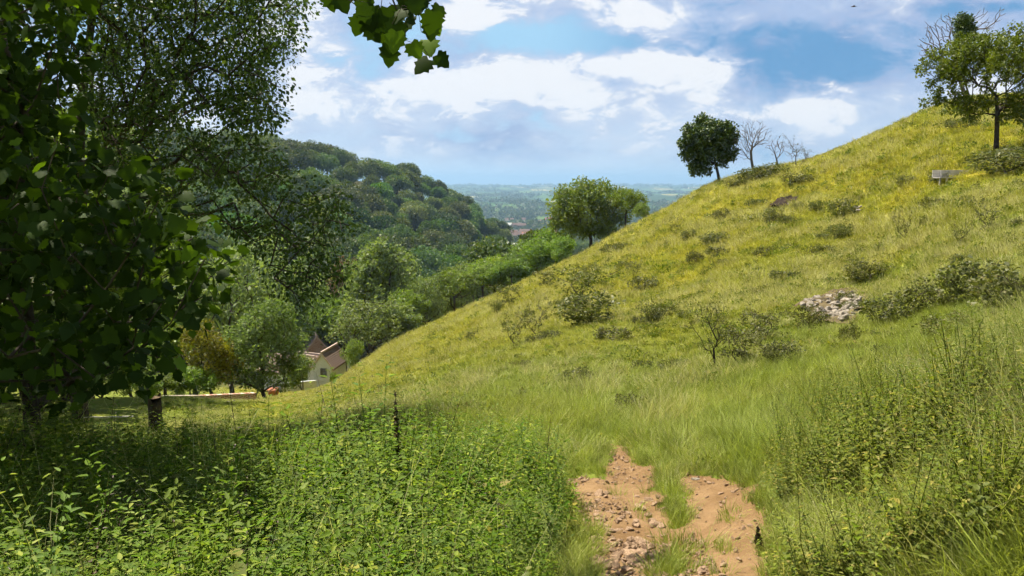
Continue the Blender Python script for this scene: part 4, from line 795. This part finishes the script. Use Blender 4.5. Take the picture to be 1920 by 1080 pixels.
M['render'] = plain('white_render', (.44, .46, .47), (.52, .54, .55), 1.5, .9, .1)
M['glass'] = plain('window_glass', (.02, .025, .03), (.04, .045, .05), 1, .15, 0, spec=.6)
M['wframe'] = plain('window_frame', (.05, .05, .045), (.07, .07, .06), 1, .6, 0)
def tilemat(name, c1, c2):
    m_, t, out = mat(name); ob = t.a('ShaderNodeTexCoord').outputs['Object']; wv = t.a('ShaderNodeTexWave', wave_type='BANDS', bands_direction='Z', i={'Vector': ob, 'Scale': 1.6, 'Distortion': .3}); n = t.noise(ob, 1.2, 5, .7)
    c = t.mix(n, c1, c2); c = t.mix(t.m('MULTIPLY', wv.outputs[1], .35), c, (.10, .055, .04)); b = t.a('ShaderNodeBump', i={'Strength': .5, 'Height': wv.outputs[1], 'Distance': .05})
    pb = t.a('ShaderNodeBsdfPrincipled', i={'Base Color': c, 'Roughness': .9, 'Normal': b.outputs[0]}); t.l.new(pb.outputs[0], out.inputs[0]); return m_
M['tile'] = tilemat('roof_tile', (.14, .085, .065), (.21, .15, .12)); M['slate'] = tilemat('roof_slate', (.16, .13, .12), (.26, .2, .18))
M['ridge'] = plain('ridge_mortar', (.35, .26, .21), (.45, .36, .3), 3)
def brickmat():
    m_, t, out = mat('brick'); ob = t.a('ShaderNodeTexCoord').outputs['Object']; s_ = t.a('ShaderNodeSeparateXYZ', i={0: ob}); v_ = t.a('ShaderNodeCombineXYZ', i={0: s_.outputs[0], 1: s_.outputs[2], 2: 0.0}).outputs[0]
    br_ = t.a('ShaderNodeTexBrick', i={'Vector': v_, 'Color1': (.24, .10, .06), 'Color2': (.32, .16, .10), 'Mortar': (.5, .44, .36), 'Scale': 1.0, 'Mortar Size': .012, 'Brick Width': .23, 'Row Height': .09, 'Bias': 0.0})
    n = t.noise(ob, 2.0, 5, .6); c = t.mix(t.ss(n, .55, .75), br_.outputs[0], (.42, .36, .26)); pb = t.a('ShaderNodeBsdfPrincipled', i={'Base Color': c, 'Roughness': .9}); t.l.new(pb.outputs[0], out.inputs[0]); return m_
M['brick'] = brickmat()
def house(loc_, rz, Wd, Lg, hw, hr, label, cat='house', tile='tile', wall='render', windows=(), name='house', group=None, detail=True):
    """gable faces -Y; Wd across, Lg deep"""
    t_ = empty(name, loc_, label, cat, group, rz)
    prism('wall', [(-Wd / 2, -4), (Wd / 2, -4), (Wd / 2, hw), (0, hw + hr), (-Wd / 2, hw)], 0, Lg, M[wall], t_)
    e_ = .35; k_ = hr / (Wd / 2); rf = prism('roof', [(-Wd / 2 - e_, hw - e_ * k_ + .05), (0, hw + hr + .05), (Wd / 2 + e_, hw - e_ * k_ + .05), (Wd / 2 + e_, hw - e_ * k_ + .25), (0, hw + hr + .28), (-Wd / 2 - e_, hw - e_ * k_ + .25)], -.18, Lg + .18, M[tile], t_)
    if detail:
        prism('ridge', [(-.14, hw + hr + .2), (.14, hw + hr + .2), (.1, hw + hr + .42), (-.1, hw + hr + .42)], -.22, Lg + .22, M['ridge'], rf)
        for s_ in (-1, 1): prism('verge', [(s_ * (Wd / 2 + e_ + .02), hw - e_ * k_), (s_ * .0, hw + hr), (0, hw + hr + .32), (s_ * (Wd / 2 + e_ + .02), hw - e_ * k_ + .3)], -.25, -.185, M['ridge'], rf)
    for (wx, wz, ww, wh) in windows:
        f = boxes('window', [(wx - ww / 2, wx - ww / 2 + .08, -.06, .05, wz, wz + wh), (wx + ww / 2 - .08, wx + ww / 2, -.06, .05, wz, wz + wh), (wx - ww / 2 + .08, wx + ww / 2 - .08, -.06, .05, wz, wz + .08), (wx - ww / 2 + .08, wx + ww / 2 - .08, -.06, .05, wz + wh - .08, wz + wh), (wx - .03, wx + .03, -.055, .05, wz + .08, wz + wh - .08), (wx - ww / 2 + .08, wx + ww / 2 - .08, -.05, .05, wz + wh * .5, wz + wh * .5 + .05)], M['wframe'], t_)
        boxes('pane', [(wx - ww / 2 + .08, wx + ww / 2 - .08, -.02, .04, wz + .08, wz + wh - .08)], M['glass'], f)
    return t_
def at(px, py, Dd): return Vector(P(px, py, Dd))
mp = 95 / F
b = at(606, 735, 92); house(b, R(-8), 2.3, 5, 3.2, 1.5, 'white rendered gable cottage with a small dark window in the valley', windows=[(.15, 1.85, .8, 1.15)])
b = at(590, 728, 98.5); t_ = house(b, R(62), 4.4, 7.5, 2.2, 1.8, 'long low outbuilding with a brown tiled roof joining the gable cottage', 'outbuilding', name='outbuilding')
b = at(612, 712, 104); t_ = house(b, R(66), 4.0, 7, 1.6, 1.6, 'dusty pink tiled roof range standing behind the gable cottage', 'building', name='rear_range', tile='tile')
b = at(596, 690, 112); house(b, R(20), 4.0, 5, 2.0, 2.6, 'weathered dark building with a steep gable behind the tiled roofs', 'building', tile='slate', wall='brick', name='old_barn')
b = at(790, 520, 240); house(b, R(30), 7, 9, 4, 3.0, 'lone pink roofed house among the trees of the valley floor', tile='tile', detail=False)
# brick wall and pale stone wall
def wallobj(name, p0, p1, h, m_, label, th=.3, cap=None):
    d = (p1 - p0); L = math.hypot(d.x, d.y); t_ = empty(name, p0, label, 'wall', None, math.atan2(d.y, d.x)); sl = (p1.z - p0.z); n = max(3, int(L / .8)); lst = []
    bm = bmesh.new()
    for q in range(n):
        x0, x1 = L * q / n, L * (q + 1) / n; z = sl * (q + .5) / n + rng.normal() * .02
        r_ = bmesh.ops.create_cube(bm, size=1)['verts']
        for v in r_:
            fx = .5 + v.co.x; v.co = (x0 + (x1 - x0) * fx, v.co.y * th, sl * (q + fx) / n + h / 2 - .4 + v.co.z * (h + .8))
    bmesh.ops.remove_doubles(bm, verts=bm.verts, dist=.002)
    me = bpy.data.meshes.new('wall'); bm.to_mesh(me); bm.free(); link('masonry', me, M[m_], t_)
    if cap:
        bm = bmesh.new()
        for q in range(n):
            r_ = bmesh.ops.create_cube(bm, size=1)['verts']
            for v in r_:
                fx = .5 + v.co.x * .985; v.co = (L * (q + fx) / n, v.co.y * (th + .08), sl * (q + fx) / n + h + .048 + v.co.z * .09)
        me = bpy.data.meshes.new('coping'); bm.to_mesh(me); bm.free(); link('coping', me, M[cap], t_)
    return t_
p0, p1 = at(374, 758, 34), at(478, 752, 36); wallobj('brick_wall', p0, p1, .42, 'brick', 'low red brick wall under the grey green tree', .25)
M['pale'] = plain('pale_stone', (.28, .23, .17), (.36, .31, .25), 1.4, .9, .4)
p0, p1 = at(284, 762, 31), at(373, 759, 34); wallobj('stone_wall', p0, p1, .36, 'pale', 'low pale stone wall right of the old stump', .4, 'pale')
wallobj('white_garden_wall', at(528, 728, 86), at(592, 722, 90), .6, 'render', 'white garden wall before the outbuilding, left of the cottage gable', .3)
b = at(513, 744, 50); bm = bmesh.new(); bmesh.ops.create_cone(bm, cap_ends=True, segments=20, radius1=.28, radius2=.42, depth=.5); bmesh.ops.bevel(bm, geom=list(bm.edges), offset=.02, segments=1, affect='EDGES'); me = bpy.data.meshes.new('pot'); bm.to_mesh(me); bm.free()
M['terra'] = plain('terracotta', (.26, .10, .055), (.33, .14, .08), 4); M['woodp'] = plain('pale_wood', (.50, .46, .43), (.62, .58, .55), 5, .8, .2)
o = link('terracotta_tub', me, M['terra']); o.location = b + Vector((0, 0, .3)); tag(o, 'orange terracotta tub beyond the brick wall', 'tub')
# stump
sb_ = hit(267, 812, 8); sb_ = on(268, 14); hst = (EYE + vpix(268, 741)[1] * 14) - sb_.z
t_ = empty('tree_stump', sb_, 'old splintered tree stump standing among the nettles', 'stump')
bm = bmesh.new(); n = 18; rows = []
for q, f in enumerate([0, .12, .3, .5, .7, .88, 1.0]):
    ring = []
    for a in range(n):
        th_ = a * 2 * math.pi / n; r_ = .17 * (1.7 - 1.0 * min(1, f * 3.0) ** .6 + .0) * (1 + .12 * math.sin(3 * th_ + 1) + .07 * math.sin(7 * th_ + f * 2)); zz = -.2 + f * (hst + .2) + (f == 1.0) * (.10 * math.sin(th_ * 2 + .6) - .10 * math.cos(th_) + .03 * rng.normal())
        ring.append(bm.verts.new((r_ * math.cos(th_), r_ * math.sin(th_), zz)))
    rows.append(ring)
for q in range(len(rows) - 1):
    for a in range(n): bm.faces.new((rows[q][a], rows[q][(a + 1) % n], rows[q + 1][(a + 1) % n], rows[q + 1][a]))
me = bpy.data.meshes.new('stump'); bm.to_mesh(me); bm.free(); link('bark', me, M['bark'], t_, smooth=True)
bm = bmesh.new(); c_ = bm.verts.new((.01, 0, hst - .06)); rg = [bm.verts.new((v * .98 for v in (rows_[0], rows_[1], rows_[2]))) for rows_ in [(.17 * .7 * (1 + .12 * math.sin(3 * a * 2 * math.pi / n + 1)) * math.cos(a * 2 * math.pi / n), .17 * .7 * math.sin(a * 2 * math.pi / n), hst - .03) for a in range(n)]]
for a in range(n): bm.faces.new((c_, rg[a], rg[(a + 1) % n]))
me = bpy.data.meshes.new('cut'); bm.to_mesh(me); bm.free(); M['heart'] = plain('stump_wood', (.08, .055, .03), (.16, .11, .06), 10); link('splintered_top', me, M['heart'], t_)
# pale fallen pole left of the stump
A = at(158, 783, 13.2); B = at(250, 781, 13.8); q = np.linspace(0, 1, 7)[:, None]; pp = np.array(A)[None] * (1 - q) + np.array(B)[None] * q + rng.normal(size=(7, 3)) * .006
s3 = Skel(pp - np.array(A)).finish(.01); s3.r[:] = .016; o = link('fallen_pole', s3.mesh('pole', 7), M['woodp'], smooth=True); o.location = A; tag(o, 'thin pale pole lying level to the left of the stump', 'pole')
# bench (seen end-high in the grass)
bb = hit(1796, 338); bb.z = float(H(bb.x + .8, bb.y)) - .58; t_ = empty('park_bench', bb, 'pale wooden bench half hidden in grass left of the hawthorn trunk', 'bench', None, R(8)); wdt = 74 / F * bb.y / 2
boxes('backrest', [(-wdt, wdt, .40, .435, .565, .70), (-wdt, wdt, .40, .435, .42, .557)], M['woodp'], t_, .006); boxes('seat', [(-wdt, wdt, y_, y_ + .09, .40, .43) for y_ in (-.02, .08, .18, .28)], M['woodp'], t_, .006)
for sx in (-1, 1):
    for y_ in (0.0, .36): boxes('leg', [(sx * (wdt - .3) - .03, sx * (wdt - .3) + .03, y_, y_ + .035, -.2, .395 if y_ < .1 else .68)], M['woodp'], t_)
# bird in the sky
bp = at(1601, 12, 60); bm = bmesh.new()
def quadwing(s_):
    pts_ = [(0, -.06, 0), (s_ * .16, -.08, .05), (s_ * .30, 0, .02), (s_ * .16, .03, .05), (0, .06, 0)]; top = [bm.verts.new(q) for q in pts_]; bot = [bm.verts.new((a_, b_, c_ - .012)) for a_, b_, c_ in pts_]
    bm.faces.new(top); bm.faces.new(bot[::-1])
    for q in range(5): bm.faces.new((top[q], top[(q + 1) % 5], bot[(q + 1) % 5], bot[q]))
quadwing(1); quadwing(-1)
for f0, r0, f1, r1 in ((-.2, .01, -.08, .035), (-.08, .035, .05, .045), (.05, .045, .14, .03), (.14, .03, .2, .004)):
    V1, F1 = tubes(np.array([[0, f0, 0]]), np.array([[0, f1, 0]]), np.array([r0]), np.array([r1]), np.array([[0, 1., 0]]), np.array([[0, 1., 0]]), 8); vs = [bm.verts.new(q) for q in V1]
    for f in F1: bm.faces.new([vs[i_] for i_ in f])
for q in ((-.05, -.3, 0),): 
    a_, b_, c_ = bm.verts.new((-.045, -.28, 0)), bm.verts.new((.045, -.28, 0)), bm.verts.new((0, -.15, .01)); bm.faces.new((a_, b_, c_))
me = bpy.data.meshes.new('bird'); bm.to_mesh(me); bm.free(); o = link('bird', me, M['seed']); o.location = bp; o.rotation_euler = (0, 0, R(60)); tag(o, 'tiny dark bird gliding high at the upper right', 'bird')

# ------------------------------------------------------------------ far town and hedges on the plain
M['wallfar'] = plain('far_wall', (.17, .135, .115), (.25, .21, .18), .05); M['whitefar'] = plain('far_white', (.40, .40, .36), (.5, .49, .45), .05); M['redfar'] = plain('far_red', (.25, .08, .045), (.3, .11, .06), .05); M['brownfar'] = plain('far_brown', (.12, .075, .06), (.17, .11, .09), .05)
def farhouse(px, Dd, Wd, Lg, hh, hr, label, roof='brownfar', wl='wallfar', group=None, name='town_house'):
    b = on(px, Dd); t_ = empty(name, b, label, 'house', group, R(rng.uniform(60, 120)))
    prism('wall', [(-Wd / 2, -6), (Wd / 2, -6), (Wd / 2, hh), (0, hh + hr), (-Wd / 2, hh)], -Lg / 2, Lg / 2, M[wl], t_); e_ = .6; k_ = hr / (Wd / 2)
    prism('roof', [(-Wd / 2 - e_, hh - e_ * k_ + .1), (0, hh + hr + .1), (Wd / 2 + e_, hh - e_ * k_ + .1), (Wd / 2 + e_, hh - e_ * k_ + .5), (0, hh + hr + .5), (-Wd / 2 - e_, hh - e_ * k_ + .5)], -Lg / 2 - .4, Lg / 2 + .4, M[roof], t_); return t_
farhouse(1000, 1000, 12, 40, 4, 3, 'long building with a bright red roof in the distant town', 'redfar', name='red_roofed_hall'); farhouse(962, 640, 11, 20, 3, 2.5, 'large pale building at the near end of the distant town', 'whitefar', 'whitefar', name='pale_hall'); farhouse(1016, 640, 9, 12, 3, 2, 'pale roofed shed right of the large pale building', 'whitefar', 'whitefar', name='pale_shed')
farhouse(955, 1500, 22, 50, 7, 3, 'pale warehouse beyond the distant town', 'whitefar', 'whitefar', name='warehouse'); farhouse(988, 1400, 16, 30, 6, 3, 'small white shed between the far trees', 'whitefar', 'whitefar', name='white_shed')
for q in range(64):
    px = rng.uniform(930, 1045) if q < 42 else rng.uniform(1200, 1300); Dd = rng.uniform(760, 1700) if q < 50 else rng.uniform(1300, 2600)
    farhouse(px, Dd, 9, rng.uniform(10, 20), 5, 3.4, 'brown roofed house in the distant town below the far fields', random.choice(['brownfar', 'brownfar', 'brownfar', 'brownfar', 'brownfar', 'redfar', 'whitefar']), random.choice(['wallfar', 'wallfar', 'wallfar', 'whitefar']), 'houses of the distant town')
def farmass(name, centers, label, lsz, n):
    c = np.array(centers); rad = c[:, 3]; idx = np.repeat(np.arange(len(c)), n); d = randdir(len(idx), .5); d[:, 2] = np.abs(d[:, 2]); p = c[idx, :3] + d * rad[idx][:, None] * np.array((1, 1, .8)) * (.7 + .35 * rng.random((len(idx), 1)))
    Vv, Ff = leafV('quad', p, randdir(len(idx)), unit(d + rng.normal(size=d.shape) * .4), lsz * rad[idx] * (.7 + .6 * rng.random(len(idx)))); o = link(name, npmesh(name, Vv, Ff), M['wood']); return tag(o, label, 'trees', kind='stuff')
cs = []
for q in range(2600):
    Dd = math.exp(rng.uniform(math.log(540), math.log(1500))); px = rng.uniform(880, 1400); x = (px - 960) / F * Dd; cl = vnoise(np.array([x / 70]), np.array([Dd / 110]), 91)[0]
    if cl < -.03: continue
    cs.append((x, Dd, float(H(x, Dd)) + 1.5, rng.uniform(4, 7)))
farmass('distant_trees', cs, 'trees among the houses of the distant town', .34, 60); print('far trees', len(cs))
cs = []
for q in range(7000):
    Dd = math.exp(rng.uniform(math.log(1150), math.log(8500))); px = rng.uniform(800, 1420); x = (px - 960) / F * Dd; cl = .7 * vnoise(np.array([x / 150 + 9]), np.array([Dd / 330]), 92)[0] + .5 * vnoise(np.array([x / 60]), np.array([Dd / 130]), 93)[0]
    if cl < (-.03 if Dd < 2500 else .07): continue
    cs.append((x, Dd, float(H(x, Dd)) + 1, rng.uniform(6, 12) * (1 + Dd / 9000)))
farmass('distant_hedgerows', cs, 'hedgerows and copses among the far green fields', .55, 22); print('hedge', len(cs))

# ------------------------------------------------------------------ haze
bm = bmesh.new(); bmesh.ops.create_cube(bm, size=1); me = bpy.data.meshes.new('haze'); bm.to_mesh(me); bm.free()
zmin = float(V[:, 2].min()) if False else float(ZZ.min()); S = 130000
hz = link('haze', me); hz.scale = (S, S, 0); top = max(45.0, float(ZZ.max()) + 12.0); hz.scale = (S, S, top - (zmin - 1.0)); hz.location = (0, 0, (top + zmin - 1.0) / 2)
m_, t, out = mat('haze'); pv = t.a('ShaderNodeVolumePrincipled', i={'Color': (.36, .58, .86), 'Density': .00017, 'Anisotropy': .2}); t.l.new(pv.outputs[0], out.inputs['Volume']); me.materials.append(m_)
tag(hz, 'pale blue summer haze over the valley and plain', 'haze', kind='stuff')
print('zmin', zmin, 'zmax', float(ZZ.max()))
